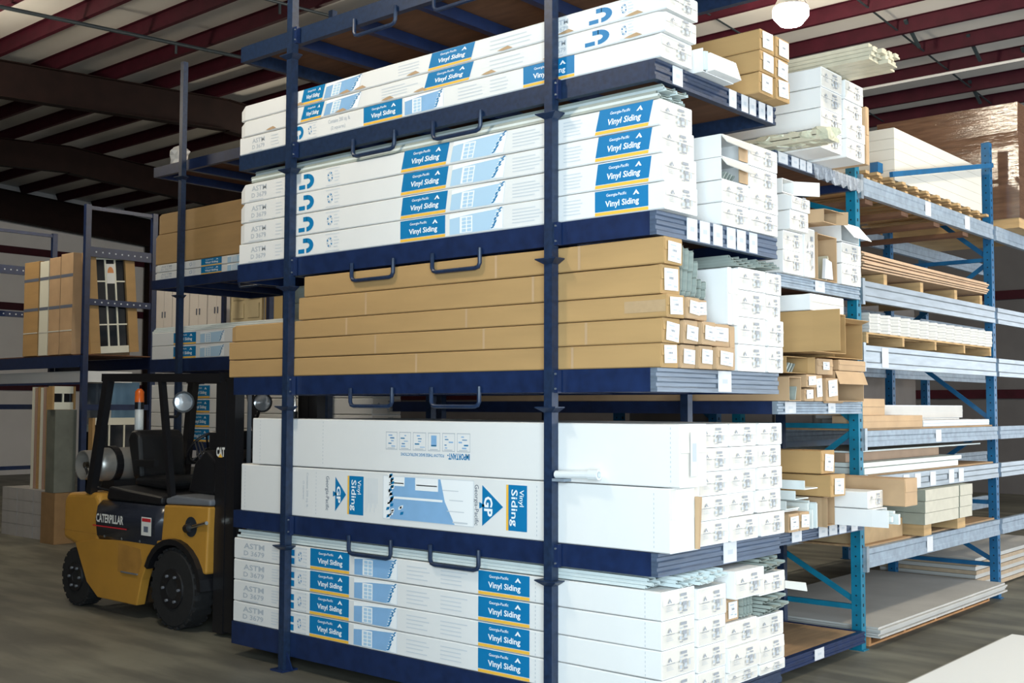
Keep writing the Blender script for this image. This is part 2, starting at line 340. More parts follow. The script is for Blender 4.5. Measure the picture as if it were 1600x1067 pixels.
# ================================================================= printed carton sides
def P_label(w,h,flip=False,sub='Georgia-Pacific'):
    q=MB(); O=(0,0,0); U=(1,0,0); V=(0,0,1)
    if flip: O=(w,0,h); U=(-1,0,0); V=(0,0,-1)
    q.quad(O,U,V,0,.15*h,w,h,BL); q.quad(O,U,V,0,0,w,.125*h,YE)
    e=Vector((0,-.0008,0)); O2=Vector(O)+e
    text(q,'Vinyl Siding',O2,U,V,.20*w,.24*h,.83*w,.57*h,WH,.022)
    text(q,sub,O2,U,V,.22*w,.70*h,.60*w,.86*h,WH,.01)
    q.poly(O2,U,V,[(.72*w,.68*h),(.84*w,.68*h),(.78*w,.88*h)],WH); q.poly(O2+e,U,V,[(.755*w,.68*h),(.805*w,.68*h),(.78*w,.76*h)],BL)
    return q
def P_house(w,h,base=LB,flip=False):
    q=MB(); O=(0,0,0); U=(1,0,0); V=(0,0,1); e=Vector((0,-.0008,0)); O2=Vector(O)+e
    if flip: O=(w,0,h); U=(-1,0,0); V=(0,0,-1); O2=Vector(O)+e
    q.quad(O,U,V,0,.04*h,w,.97*h,base)
    q.poly(O2,U,V,[(0,.97*h),(0,.76*h),(.42*w,.86*h),(w,.93*h),(w,.97*h)],WH)
    q.quad(O2,U,V,.20*w,.06*h,.44*w,.80*h,WH)
    for i in range(2):
        for j in range(4): q.quad(O2+e,U,V,(.24+.10*i)*w,(.10+.17*j)*h,(.32+.10*i)*w,(.23+.17*j)*h,PB)
    rnd=random.Random(3)   # leafy branch at the right edge
    pts=[(w,.04*h)]
    for k in range(15):
        t=k/14; pts.append((w*(.80+.12*t+(.055 if k%2 else -.05)*(1-.3*t)),h*(.06+.88*t)))
    pts.append((w,.95*h)); q.poly(O2,U,V,pts,WH)
    for k in range(13):
        t=k/12; x=w*(.80+.13*t+rnd.uniform(-.02,.02)); z=h*(.08+.82*t)
        q.poly(O2+e,U,V,[(x,z),(x+.035*w,z+.02*h),(x+.05*w,z+.09*h),(x+.005*w,z+.06*h)],BL)
    return q
def lines(q,x0,x1,z0,z1,n,mi=GR,seed=1,th=.006):
    rnd=random.Random(seed)
    for k in range(n):
        z=z1-(z1-z0)*(k+.5)/n; q.quad((0,-.0004,0),(1,0,0),(0,0,1),x0,z-th/2,x0+(x1-x0)*rnd.uniform(.6,1),z+th/2,mi)
def P_small(items,h):
    q=MB(); U=(1,0,0); V=(0,0,1); e=(0,-.0004,0)
    for it in items:
        k=it[0]
        if k=='astm':
            a,b_=it[1],it[2]; text(q,'ASTM',e,U,V,a,.54*h,b_,.80*h,GR,.02); text(q,'D 3679',e,U,V,a-.0,.20*h,b_,.44*h,GR,.015); lines(q,a-.03,b_+.05,.05*h,.12*h,1,GL)
        elif k=='lines': lines(q,it[1],it[2],.16*h,.82*h,it[3],GL if len(it)<5 else it[4],seed=int(it[1]*-100))
        elif k=='squares':
            a=it[1]
            for dx,dz in ((0,.12),(.075,.12),(.075,.50)): q.quad(e,U,V,a+dx,dz*h,a+dx+.055,(dz+.28)*h,BL)
        elif k=='glyph':
            a,b_=it[1],it[2]; W=b_-a
            q.quad(e,U,V,a,.14*h,a+.40*W,.34*h,BL)
            A=[(a+W*(.52+.46*math.sin(t)),h*(.49-.36*math.cos(t))) for t in [math.pi*i/10 for i in range(11)]]
            B=[(a+W*(.52+.20*math.sin(t)),h*(.49-.14*math.cos(t))) for t in [math.pi*i/10 for i in range(11)]]
            for i in range(10): q.poly(e,U,V,[A[i],A[i+1],B[i+1],B[i]],BL)
            q.quad(e,U,V,a+.3*W,.63*h,a+.55*W,.85*h,BL)
        elif k=='logo':
            a,b_=it[1],it[2]; W=b_-a
            for i in range(8):
                t=2*math.pi*i/8; q.poly(e,U,V,[(a+W*(.3+.2*math.cos(t)),h*(.5+.24*math.sin(t))),(a+W*(.3+.2*math.cos(t+.6)),h*(.5+.24*math.sin(t+.6))),(a+W*(.3+.08*math.cos(t+.3)),h*(.5+.10*math.sin(t+.3)))],BL if i%2 else GR)
            lines(q,a+.6*W,b_,.2*h,.8*h,4,GL); q.quad(e,U,V,a,.86*h,b_,.89*h,GL); q.quad(e,U,V,a,.08*h,b_,.11*h,GL)
        elif k=='words': text(q,it[4],e,U,V,it[1],.52*h,it[2],.80*h,GR,.01); text(q,it[3],e,U,V,it[1]+.03,.18*h,it[2]-.05,.42*h,GR,.01)
        elif k=='dash':
            for i in range(6): q.quad(e,U,V,it[1],(.06+.155*i)*h,it[1]+.004,(.06+.155*i+.08)*h,GR)
    return q
_PC={}
def front_print(c, x0, y0, z0, h, layout, flip=False, skew=0.):
    """layout: list of (kind, a, b, ...) in world x; each becomes a part of the carton c"""
    key=(id(layout),skew)
    def sk(q):
        q.v=[(x+skew*z,y,z) for x,y,z in q.v]; return q
    if key not in _PC:
        small=[it for it in layout if it[0] not in('label','house')]; L=[]
        if small: L.append(('small_print',0.0,P_small([(it[0],)+tuple((v-x0 if isinstance(v,float) else v) for v in it[1:]) for it in small],h).mesh('small_print',PM)))
        for it in layout:
            if it[0]=='label': L.append(('brand_label',it[1]-x0,sk(P_label(it[2]-it[1],h*.93,flip)).mesh('brand_label',PM)))
            if it[0]=='house': L.append(('house_picture',it[1]-x0,sk(P_house(it[2]-it[1],h*.93,it[3] if len(it)>3 else LB,flip)).mesh('house_picture',PM)))
        _PC[key]=L
    for nm,dx,me in _PC[key]:
        o=link(nm,me,c,(x0+dx,y0-.0016,z0+.035*h if nm!='small_print' else z0))
        if nm=='small_print': o['kind']='stuff'
def end_print_mesh(kind):
    q=MB(); U=(0,1,0); V=(0,0,1); O=(0,0,0)
    if kind=='gp':
        q.poly(O,U,V,[(.14,.58),(.26,.58),(.20,.74)],EG); q.poly((.0004,0,0),U,V,[(.185,.58),(.215,.58),(.20,.64)],BOXW)
        q.quad(O,U,V,.10,.50,.34,.525,EG)
        for i in range(3): q.quad(O,U,V,.10,.30+.06*i,.30-.03*i,.315+.06*i,GR)
        q.quad(O,U,V,.52,.74,.70,.84,EG)
        for i,(a,b_,c,d) in enumerate(((.50,.62,.58,.66),(.62,.62,.72,.68),(.48,.46,.54,.56),(.58,.40,.70,.54),(.48,.24,.55,.36),(.60,.18,.72,.24),(.76,.30,.80,.52),(.50,.14,.58,.17))): q.quad(O,U,V,a,b_,c,d,EG if i%2 else GR)
        q.poly(O,U,V,[(.60,.27),(.68,.26),(.71,.38),(.63,.40)],GR)
    else:
        q.box(-.0002,0,0,.0012,1,1,BOXW)
        for i,(a,b_,c,d) in enumerate(((.15,.78,.6,.86),(.30,.66,.62,.69),(.2,.2,.5,.28),(.65,.14,.9,.24),(.30,.36,.70,.39),(.34,.50,.37,.62),(.40,.50,.42,.62),(.45,.50,.50,.62),(.53,.50,.55,.62),(.58,.50,.63,.62))): q.quad((.0022,0,0),U,V,a,b_,c,d,GR if i<5 else IN)
    return q.mesh('end_print' if kind=='gp' else 'paper_label',PM)
EP=end_print_mesh('gp'); PL=end_print_mesh('paper')
def carton(name,label,x0,x1,y0,y1,z0,z1,mt=None,group=None,cat='carton',droop=0.,rdroop=0.,endp='gp',seed=None,bend=0.,flaps=True,pw=.62,ph=.72,rot=None,ends=True):
    mt=mt or white; cx,cy=(x0+x1)/2,(y0+y1)/2; rnd=random.Random(label if seed is None else seed); q=MB(); ch=min(.006,.1*(z1-z0)); n=7
    H=z1-z0; rings=[]
    for k in range(n+1):
        t=k/n; x=x0+(x1-x0)*t
        if k==1: x=x0+.06
        if k==n-1: x=x1-.06
        tz=H; by=0
        if k==0: tz=H*(1-droop); by=.012 if droop else 0
        if k==n: tz=H*(1-rdroop)
        tz-=0 if k in(0,n) else rnd.uniform(0,.004); yb=y1-rnd.uniform(0,.004)
        zb=z0-bend*(t**6)
        c=ch
        rings.append([(x,y0+by+c,zb),(x,yb-c,zb),(x,yb,zb+c),(x,yb,zb+tz-c),(x,yb-c,zb+tz),(x,y0+by+c,zb+tz),(x,y0+by,zb+tz-c),(x,y0+by,zb+c)])
    q.ring(rings,0)
    if flaps:    # the closed end flaps, slightly proud, meeting at a seam
        zb=z0-bend; hh=H*(1-rdroop); zm=zb+hh*rnd.uniform(.48,.54); o=rnd.uniform(.002,.006)
        q.box(x1,y0+.008,zb+.006,x1+.002,y1-.01,zm-.001,1); q.hexa([(x1,y0+.008,zm+.001),(x1+.002+o,y0+.008,zm+.001),(x1+.002+o,y1-.012,zm+.001),(x1,y1-.012,zm+.001),(x1,y0+.008,zb+hh-.008),(x1+.002,y0+.008,zb+hh-.008),(x1+.002,y1-.012,zb+hh-.008),(x1,y1-.012,zb+hh-.008)],1)
    loc=(cx,cy,z0)
    c=q.build(name,[mt,mt if mt is not white else white2],None,loc); tag(c,label,cat,group)
    if endp=='gp': link('end_print',EP,c,(x1+.0095,y0+.004,z0-bend),None,(1,(y1-y0),H))['kind']='stuff'
    elif endp=='paper':
        W=(y1-y0)*pw; h=H*ph; link('paper_label',PL,c,(x1+.0095,cy-W/2+rnd.uniform(-.1,.1)*W*.3,z0-bend+(H-h)*rnd.uniform(.4,.7)),(rnd.uniform(-.1,.1),0,0),(1,W,h))
    if rot: c.rotation_euler=rot
    return c
# ================================================================= cargo on rack A
LAY5=[('astm',-3.738,-3.486),('lines',-3.394,-3.30,5),('squares',-3.26),('logo',-3.10,-2.99),('dash',-3.0),('label',-2.952,-2.533),('house',-2.48,-2.055),('lines',-1.964,-1.728,4),('lines',-1.653,-1.392,4),('label',-1.327,-.913),('dash',-.87),('dash',-.09)]
LAY2=[('astm',-3.711,-3.526),('lines',-3.41,-3.32,4),('glyph',-3.135,-2.959),('logo',-2.83,-2.676),('label',-2.052,-1.632),('house',-1.592,-1.135,PB),('lines',-1.057,-.803,5),('lines',-.656,-.491,5),('label',-.425,-.055)]
LAY1=[('astm',-3.714,-3.56),('lines',-3.48,-3.355,4),('glyph',-3.20,-3.09),('logo',-3.05,-2.94),('words',-2.812,-2.575,'(2 squares)','Contains 200 sq. ft.'),('label',-2.433,-2.044),('house',-2.019,-1.657,LB),('lines',-1.524,-1.301,4),('lines',-1.246,-1.059,4),('label',-.971,-.575)]
LAY1T=[('label',-3.131,-2.888),('house',-2.867,-2.49,LB),('lines',-2.085,-1.88,4),('label',-1.801,-1.413),('lines',-1.247,-.829,3),('astm',-.754,-.62),('glyph',-.466,-.296),('logo',-.246,-.149)]
LAY1M=[('label',-3.131,-2.90),('house',-2.87,-2.50,LB),('lines',-2.25,-1.88,4),('label',-1.84,-1.43),('lines',-1.25,-.90,3),('astm',-.764,-.64),('glyph',-.496,-.316),('logo',-.246,-.149)]
# bottom tray (level 5)
zr=[.264,.421,.579,.738,.896]
for k in range(4):
    c=carton('siding_carton',f'{rank(k,4)} of the four blue-labelled white cartons on the floor-level tray',-3.86,.016,.004,.345,zr[k],zr[k+1]-.003,group='printed cartons on the floor-level tray',cat='carton'); front_print(c,-3.86,.004,zr[k],.155,LAY5)
def stack(cols,rows,x1,zs,labelf,group,L=3.6,mt=None,skip=(),endp='gp',jit=.02,seed=5,**kw):
    rnd=random.Random(seed); out=[]
    for i,(a,b_) in enumerate(cols):
        for j in range(rows):
            if (i,j) in skip: continue
            xe=x1+rnd.uniform(-jit,jit); out.append(carton('siding_carton' if mt is None else 'cardboard_carton',labelf(i,j),xe-L,xe,a+.003,b_-.003,zs[j],zs[j+1]-.003,mt,group,endp=endp,**kw))
    return out
CN=['first','second','third']
stack([(.352,.667)],4,.02,[.264,.40,.545,.70,.875],lambda i,j:f'white carton end, {rank(j,4)} in the second column on the floor-level tray','plain cartons on the floor-level tray',jit=.012)
stack([(.674,1.05)],3,.03,[.264,.345,.49,.632],lambda i,j:f'white carton end, {rank(j,3)} in the third column on the floor-level tray','plain cartons on the floor-level tray',jit=.012,seed=8)
stack([(1.058,1.39)],3,.03,[.264,.33,.475,.62],lambda i,j:f'white carton end, {rank(j,3)} in the outermost column on the floor-level tray','plain cartons on the floor-level tray',jit=.015,seed=9)
carton('cardboard_carton','small brown carton wedged among the white carton ends of the floor-level tray',-3.4,.0,.70,.86,.634,.768,kraft2,endp='paper')
carton('siding_carton','white carton lying on the small brown carton of the floor-level tray',-3.5,.07,.70,1.05,.772,.935,group='plain cartons on the floor-level tray')
c=carton('siding_carton','white carton with a torn flap at the outer corner of the floor-level tray stack',-3.5,.03,1.06,1.395,.745,.872,group='plain cartons on the floor-level tray')
MB().hexa([(.03,1.395,.755),(.15,1.46,.74),(.15,1.463,.743),(.03,1.398,.758),(.03,1.395,.80),(.14,1.46,.79),(.14,1.463,.793),(.03,1.398,.803)]).build('torn_flap',white2,c)
# loose vinyl panels
def siding_mesh(L,W=.24,scale=1.0):
    prof=[(0,.0),(.006,.016),(.028,.010),(.034,.0),(.125,.006),(.130,.018),(.138,.0),(.228,.006),(.236,.02),(.24,.006)]
    prof=[(u*W/.24*scale,v*scale) for u,v in prof]; t=.0022
    q=MB(); n=len(prof)
    P=[(u,v) for u,v in prof]+[(u,v+t) for u,v in prof[::-1]]
    q.prism(P,'x',-L,0); return q
SM={m_:siding_mesh(3.75).mesh('siding_panel',mm) for m_,mm in (('g',sidg),('w',sidw),('b',sidb))}
def panel(label,kind,x1,y,z,rot=(0,0,0),group=None,s=(1,1,1)): return tag(link('loose_siding',SM[kind],None,(x1,y,z),rot,s),label,'siding',group)
for i in range(4):
    for j in range(3): panel(f'loose pale siding on the floor-level printed cartons, {["lowest","middle","topmost"][j]} layer, {["front","second","third","rear"][i]} row','w',.03+.015*((i*7+j*3)%5-2)-(.10 if i==0 else 0),.02+.155*i,.899+.020*j,group='loose pale panels on the floor-level tray',s=(1,.62,1))
for j in range(4): panel(f'loose grey siding on the torn outer carton, {rank(j,4)} of four','g',.0+.03*(j%3),1.08+.012*j,.876+.0215*j,(0,0,0),'loose grey panels at the outer corner of the floor-level tray')
for j in range(5): panel(f'bent grey siding squeezed below the torn white carton, {rank(j,5)} of five','g',.02+.03*(j%3),1.09+.01*j,.622+.0215*j,(0,0,0),'bent grey panels between the outer cartons of the floor-level tray')
for j in range(4): panel(f'narrow grey siding offcut beside the small brown carton, {["first","second","third","fourth"][j]} from it','g',.01,.905+.036*j,.636,(math.radians(90),0,0),'grey offcuts beside the small brown carton',s=(.3,.5,1.3))
# level 4: two tall cartons with sideways artwork
c4=carton('siding_carton','tall white carton with large sideways blue logos, lower of two on its tray',-3.784,.074,.004,.30,1.1045,1.458,group='tall cartons on the fourth tray',endp=None)
q=MB(); e=Vector((0,-.0004,0)); U=Vector((0,0,-1)); V=Vector((1,0,0))   # text reads downwards
def sideways_set(xw,xt0,xt1,xl0,xl1,zt,zb):
    H_=zt-zb; y=.0024
    a=MB(); O=Vector((0,y,zt)); text(a,'Georgia-Pacific',O,U,V,.0,xw,H_,xw+.045,IN,.004)
    w1=a.build('maker_name',PM,c4)
    a=MB(); cz=(zt+zb)/2; a.poly((0,y,0),(1,0,0),(0,0,1),[(xt0,zt),(xt0,zb),(xt1,cz)],BL); a.poly((0,y,0),(1,0,0),(0,0,1),[(xt0-.025,cz+.02),(xt0-.025,cz-.02),(xt0+.03,cz)],BL)
    text(a,'GP',O+e,U,V,H_*.27,xt0+.015,H_*.76,xt0+(xt1-xt0)*.50,WH,.03); a.build('triangle_logo',PM,c4)
    a=MB(); a.quad((0,y,0),(1,0,0),(0,0,1),xl0,zb-.012,xl0+.018,zt+.012,YE); a.quad((0,y,0),(1,0,0),(0,0,1),xl0+.018,zb-.012,xl1,zt+.012,BL)
    W=xl1-xl0; text(a,'Vinyl',O+e,U,V,H_*.06,xl0+.58*W,H_*.46,xl0+.85*W,WH,.01); text(a,'Siding',O+e,U,V,H_*.06,xl0+.16*W,H_*.94,xl0+.55*W,WH,.012); a.build('brand_label',PM,c4)
sideways_set(-2.80,-2.689,-2.575,-2.560,-2.395,1.405,1.165)
sideways_set(-1.372,-1.297,-1.125,-1.100,-.934,1.412,1.160)
a=MB(); a.quad((0,.0024,0),(1,0,0),(0,0,1),-2.197,1.147,-1.367,1.435,WH)
a.poly((0,.0018,0),(1,0,0),(0,0,1),[(-2.13,1.148),(-1.53,1.148),(-1.62,1.29),(-1.66,1.43),(-2.13,1.43)],LB)
for (x0,x1,z0,z1,mi) in ((-2.12,-1.64,1.285,1.300,WH),(-2.13,-1.99,1.37,1.43,WH),(-1.89,-1.68,1.35,1.43,WH),(-2.11,-2.0,1.385,1.392,GR),(-1.88,-1.69,1.38,1.387,GR),(-1.55,-1.42,1.16,1.17,GL),(-1.64,-1.50,1.36,1.365,GL),(-1.58,-1.46,1.30,1.305,GL),(-1.60,-1.45,1.23,1.235,GL)): a.quad((0,.0012,0),(1,0,0),(0,0,1),x0,z0,x1,z1,mi)
rnd=random.Random(4)
for k in range(34):
    t=k/33; x=-2.19+.05*rnd.random()+(.14*rnd.random() if t<.25 else .02); z=1.155+.27*t
    a.poly((0,.0010,0),(1,0,0),(0,0,1),[(x,z),(x+.03,z+.006),(x+.035,z+.026),(x+.006,z+.02)],BL if k%3==0 else WH)
for (x0,z0,x1,z1) in ((-2.197,1.147,-2.193,1.435),(-2.197,1.432,-1.367,1.435),(-1.371,1.147,-1.367,1.435),(-2.197,1.147,-1.367,1.150)): a.quad((0,.0012,0),(1,0,0),(0,0,1),x0,z0,x1,z1,GL)
a.build('house_picture',PM,c4)
a=MB(); O=Vector((0,.0024,1.42))
text(a,'Contains 200 sq. ft.',O,U,V,0,-3.01,.25,-2.985,GR,.005); text(a,'(2 squares)',O,U,V,.06,-3.05,.19,-3.028,GR,.005)
for i in range(9): a.quad((0,.0024,0),(0,0,-1),(1,0,0),-1.41+.0*i,-2.37+.014*i,-1.18-.03*(i%3),-2.366+.014*i,GL)
for x in (-3.74,-2.90,-.86,-.03):
    for i in range(12): a.quad((0,.0024,0),(1,0,0),(0,0,1),x,1.13+.026*i,x+.004,1.142+.026*i,GR)
a.build('small_print',PM,c4)['kind']='stuff'
c4u=carton('siding_carton','tall white carton with small upside-down pictograms, upper of two on its tray',-3.65,.137,.004,.285,1.462,1.806,group='tall cartons on the fourth tray',endp=None)
O=Vector((0,.0024,0)); U1=Vector((-1,0,0)); V1=Vector((0,0,-1))
PX=[(-2.175,-2.065),(-2.045,-1.935),(-1.915,-1.795),(-1.775,-1.665),(-1.645,-1.535),(-1.515,-1.402)]
for k,(x0,x1) in enumerate(PX):
    a=MB()
    for (u0,v0,u1,v1) in ((x0,1.610,x1,1.614),(x0,1.724,x1,1.728),(x0,1.61,x0+.003,1.728),(x1-.003,1.61,x1,1.728)): a.quad(O,(1,0,0),(0,0,1),u0,v0,u1,v1,GR)
    w_=x1-x0
    if k==3: a.quad(O,(1,0,0),(0,0,1),x0+.25*w_,1.645,x1-.3*w_,1.71,BL if False else LB); a.quad(O,(1,0,0),(0,0,1),x0+.25*w_,1.64,x1-.3*w_,1.648,BL)
    else:
        rn=random.Random(k)
        for i in range(5):
            px=x0+w_*rn.uniform(.1,.55); pz=1.63+.018*i; a.quad(O,(1,0,0),(0,0,1),px,pz,px+w_*rn.uniform(.15,.4),pz+rn.uniform(.004,.009),BL if i%2 else LB)
    a.quad(O,(1,0,0),(0,0,1),x0+.15*w_,1.618,x1-.2*w_,1.622,GR)
    a.build('pictogram',PM,c4u)
a=MB(); text(a,'IMPORTANT-',O,U1,V1,1.405,-1.60,1.60,-1.560,BL,.03); text(a,'FOLLOW THESE BASIC INSTRUCTIONS',O,U1,V1,1.63,-1.592,2.03,-1.572,BL,.01)
for x in (-3.56,-2.83,-.80,.08):
    for i in range(12): a.quad(O,(1,0,0),(0,0,1),x,1.49+.026*i,x+.004,1.502+.026*i,GR)
a.build('small_print',PM,c4u)['kind']='stuff'
# end of the tall cartons: opened flap and strip of packing
MB().box(.0745,.06,1.112,.082,.24,1.45).build('end_flap',mat('bright_carton_liner',(.86,.84,.80),.6),c4)
MB().hexa([(.0825,.245,1.112),(.10,.25,1.112),(.10,.27,1.112),(.0825,.27,1.112),(.0825,.245,1.40),(.115,.25,1.40),(.115,.27,1.40),(.0825,.27,1.40)]).build('torn_edge',kraft2,c4)
MB().quad((.1475,.05,1.50),(0,1,0),(0,0,1),.05,.02,.13,.26,GL).quad((.1480,.05,1.50),(0,1,0),(0,0,1),.07,.10,.11,.20,GR).build('end_print',PM,c4u)
stack([(.372,.714),(.724,1.055),(1.085,1.395)],5,.02,[1.1045,1.247,1.388,1.528,1.665,1.802],lambda i,j:f'white carton end, {rank(j,5)} in the {["inner","middle","outer"][i]} column on the tray of tall cartons','carton ends on the fourth tray',jit=.016)
pp=tag(MB().lathe([(.019,0),(.023,0),(.023,.24),(.030,.24),(.030,.31),(.019,.31)],(-.68,-.036,1.505),(1,0,.03),14,closed=True).build('plastic_pipe',mat('white_plastic',(.78,.80,.80),.3),None,(-.68,-.036,1.478)),'short white plastic pipe sticking out beside the right front post','pipe')
MB().box(-.688,-.066,1.466,-.60,.003,1.482).build('bracket',galvd,pp)
# level 3: long brown cartons
zk=[2.117,2.253,2.393,2.524,2.690,2.842]
for k in range(5):
    xl=[-3.965,-3.97,-3.95,-3.12,-3.06][k]
    c=carton('cardboard_carton',f'long brown carton, {rank(k,5)} of the front stack of five on the third tray',xl,[.02,.03,.06,.02,.045][k],.004,[.18,.185,.185,.20,.19][k],zk[k],zk[k+1]-.003,kraft,'long brown cartons',endp='paper',droop=.12 if k in(2,) else 0.,pw=.7,ph=.75)
    a=MB()
    for x in ([-1.9,-.6],[-2.3,-1.3,-.5],[-2.6,-1.45],[-.9,-2.4],[-.55,-1.2])[k]: a.quad((0,.0024,0),(1,0,0),(0,0,1),x,zk[k]+.004,x+.018,zk[k+1]-.008)
    a.build('paper_tape_seams',kraft2,c)['kind']='stuff'
    if k==2: MB().quad((0,.0020,0),(1,0,0),(0,0,1),-.22,zk[k]+.03,.055,zk[k+1]-.035).build('clear_tape',tape,c)
rows3=[[(.19,.345),(.352,.50),(.512,.70)],[(.19,.345),(.352,.50),(.515,.73)],[(.192,.33),(.34,.475)]]
nm3=['bottom','middle','upper']
for j,row in enumerate(rows3):
    for i,(a_,b_) in enumerate(row):
        carton('cardboard_carton',f'small labelled brown box, {["first","second","third"][i]} beside the long brown cartons, {nm3[j]} row',-3.3,.03+.02*((i+j)%3),a_,b_,[2.117,2.255,2.395][j]+.001,[2.249,2.387,2.515][j],kraft2,'small brown boxes on the third tray',endp='paper',pw=.75,ph=.62)
stack([(.82,1.17),(1.19,1.395)],4,.03,[2.117,2.282,2.448,2.612,2.748],lambda i,j:f'white carton end, {rank(j,4)} in the {["wide inner","narrow outer"][i]} column beside thin upright cartons','white carton ends on the third tray',jit=.012)
for i,(a_,b_,z_,h) in enumerate(((.705,.757,2.39,2.735),(.760,.815,2.39,2.73))):
    carton('siding_carton',f'thin white carton standing on edge, {["left","right"][i]} of two on the third tray',-3.4,.035+.01*i,a_,b_,2.3905,h,white,'thin upright cartons',endp=None)
carton('cardboard_carton','flat brown box lying under the two thin upright white cartons',-3.4,.02,.736,.812,2.12,2.383,kraft2,endp=None)
for j in range(9): panel(f'grey-green siding leaning on edge beside the top brown cartons, {["first","second","third","fourth","fifth","sixth","seventh","eighth","ninth"][j]} from them','g',.0+.012*(j%4)-.02*(j//5),.245+.034*j,2.521,(math.radians(82),0,0),'panels leaning beside the top brown cartons',s=(.95,[1.25,1.2,1.15,.9,.75,.6,.5,.45,.4][j],1))
for i in range(2):
    for j in range(4): panel(f'loose grey siding flat on the third tray carton ends, {rank(j,4)}, {["inner","outer"][i]} pile','g',.04-.03*((i*3+j)%4),.80+.29*i+.02*j,2.752+.020*j,(0,0,0),'flat loose grey panels on the third tray')
# level 2
z2=[2.991,3.149,3.309,3.464,3.615]
for k in range(4):
    c=carton('siding_carton',f'{rank(k,4)} of four glossy white cartons with blue labels on the second tray',-3.86,[.05,.045,.03,.02][k],.004,.345,z2[k],z2[k+1]-.003,group='printed cartons on the second tray',droop=[0,.06,.2,.3][k]); front_print(c,-3.86,.004,z2[k],.152,LAY2,skew=[0.,.16,.2,.26][k])
for j in range(5): panel(f'loose siding on top of the four glossy printed cartons, {rank(j,5)} of five','w' if j%2 else 'g',.01-.02*(j%3),.02+.012*j,3.617+.020*j,(0,0,0),'loose panels on the second tray',s=(1,1.1,1))
s2=stack([(.672,1.0),(1.006,1.37)],4,.015,[2.991,3.129,3.264,3.401,3.54],lambda i,j:f'white carton end, {rank(j,4)} in the {["inner","outer"][i]} column on the tag-lined second tray','carton ends on the second tray',jit=.01,skip=((0,2),(0,3)))
for j in (2,3):   # opened cartons: hollow, with flap hanging and panels inside
    zb=[2.991,3.129,3.264,3.401,3.54]; z0,z1=zb[j],zb[j+1]-.003
    c=MB(); x0,x1,y0,y1=-3.5,.015,.675,.997; t=.004
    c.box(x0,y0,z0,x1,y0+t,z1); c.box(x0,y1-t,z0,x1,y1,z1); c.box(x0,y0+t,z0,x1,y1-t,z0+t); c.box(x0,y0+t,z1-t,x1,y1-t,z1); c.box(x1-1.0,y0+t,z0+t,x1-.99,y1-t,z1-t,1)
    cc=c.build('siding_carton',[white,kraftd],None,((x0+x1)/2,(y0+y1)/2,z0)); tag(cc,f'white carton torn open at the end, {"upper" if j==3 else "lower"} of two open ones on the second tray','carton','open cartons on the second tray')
    MB().hexa([(x1,y0,z1-.006),(x1,y1,z1-.006),(x1+.01,y1,z1-.002),(x1+.01,y0,z1-.002),(x1+.03,y0+.02,z1-.05),(x1+.05,y1,z1-.07),(x1+.055,y1,z1-.066),(x1+.035,y0+.02,z1-.046)]).build('torn_flap',white2,cc)
    MB().box(x1-.002,y1-.11,z0+.01,x1+.004,y1-.005,z1-.03).build('inner_flap',kraft2,cc)
    if j==2:
        for i in range(4): MB().prism([(y0+.02+.05*i,z0+.006),(y0+.06+.05*i,z0+.055),(y0+.066+.05*i,z0+.05),(y0+.026+.05*i,z0+.006)],'x',x1-.9,x1-.01*i).build('packed_siding',sidg,cc)
# level 1
z1_=[3.846,3.986,4.112,4.238]
for k in range(3):
    c=carton('siding_carton',f'{["lowest","middle crushed","topmost"][k]} of three worn white cartons on the tray near the ceiling',-3.872+.0,[.03,.06,.07][k],.004,.33,z1_[k],z1_[k+1]-.004,group='worn cartons on the top tray',droop=[.0,.22,.3][k],rdroop=[.0,.1,.0][k])
    front_print(c,-3.872,.004,z1_[k],[.137,.12,.12][k],[LAY1,LAY1M,LAY1T][k],skew=[0.,.4,.35][k])
    if k:
        a=MB(); rn=random.Random(k)
        for i in range(7):
            x=-3.4+i*.52+rn.uniform(-.2,.2); a.poly((0,.0005,0),(1,0,0),(0,0,1),[(x,z1_[k]+.012),(x+.05,z1_[k]+.006),(x+.13,z1_[k]+.010),(x+.09,z1_[k]+.03),(x+.04,z1_[k]+.022)],0)
        a.build('torn_patches',kraft2,c)['kind']='stuff'
c=MB(); x0,x1,y0,y1,z0,zt=-3.3,.06,.40,.75,3.846,3.985; t=.004
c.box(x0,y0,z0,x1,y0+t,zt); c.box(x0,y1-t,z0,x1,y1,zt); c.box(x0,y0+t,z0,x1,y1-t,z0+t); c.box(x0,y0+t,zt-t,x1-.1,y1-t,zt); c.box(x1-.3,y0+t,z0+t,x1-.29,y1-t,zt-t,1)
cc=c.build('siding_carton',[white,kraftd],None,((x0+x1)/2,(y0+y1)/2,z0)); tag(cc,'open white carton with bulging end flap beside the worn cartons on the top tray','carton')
MB().ring([[(x1+.002,y0+.03,z0+.004),(x1+.002,y1-.002,z0+.004),(x1+.004,y1-.002,zt-.03),(x1+.004,y0+.03,zt-.03)],[(x1+.05,y0+.05,z0+.012),(x1+.06,y1-.01,z0+.01),(x1+.03,y1-.02,zt-.02),(x1+.02,y0+.05,zt-.02)]]).build('end_flap',white,cc)
for i in range(3): MB().box(x1-.001,y0+.004+.008*i,z0+.01,x1+.012+.004*i,y0+.010+.008*i,zt-.02).build('packed_siding',sidw,cc)
stack([(1.0,1.19),(1.196,1.385)],3,.09,[3.846,3.982,4.118,4.25],lambda i,j:f'brown carton under the ceiling lamp, {rank(j,3)} in the {["inner","outer"][i]} column','brown cartons on the top tray',mt=kraft,endp='paper',jit=.02,pw=.7,ph=.8)
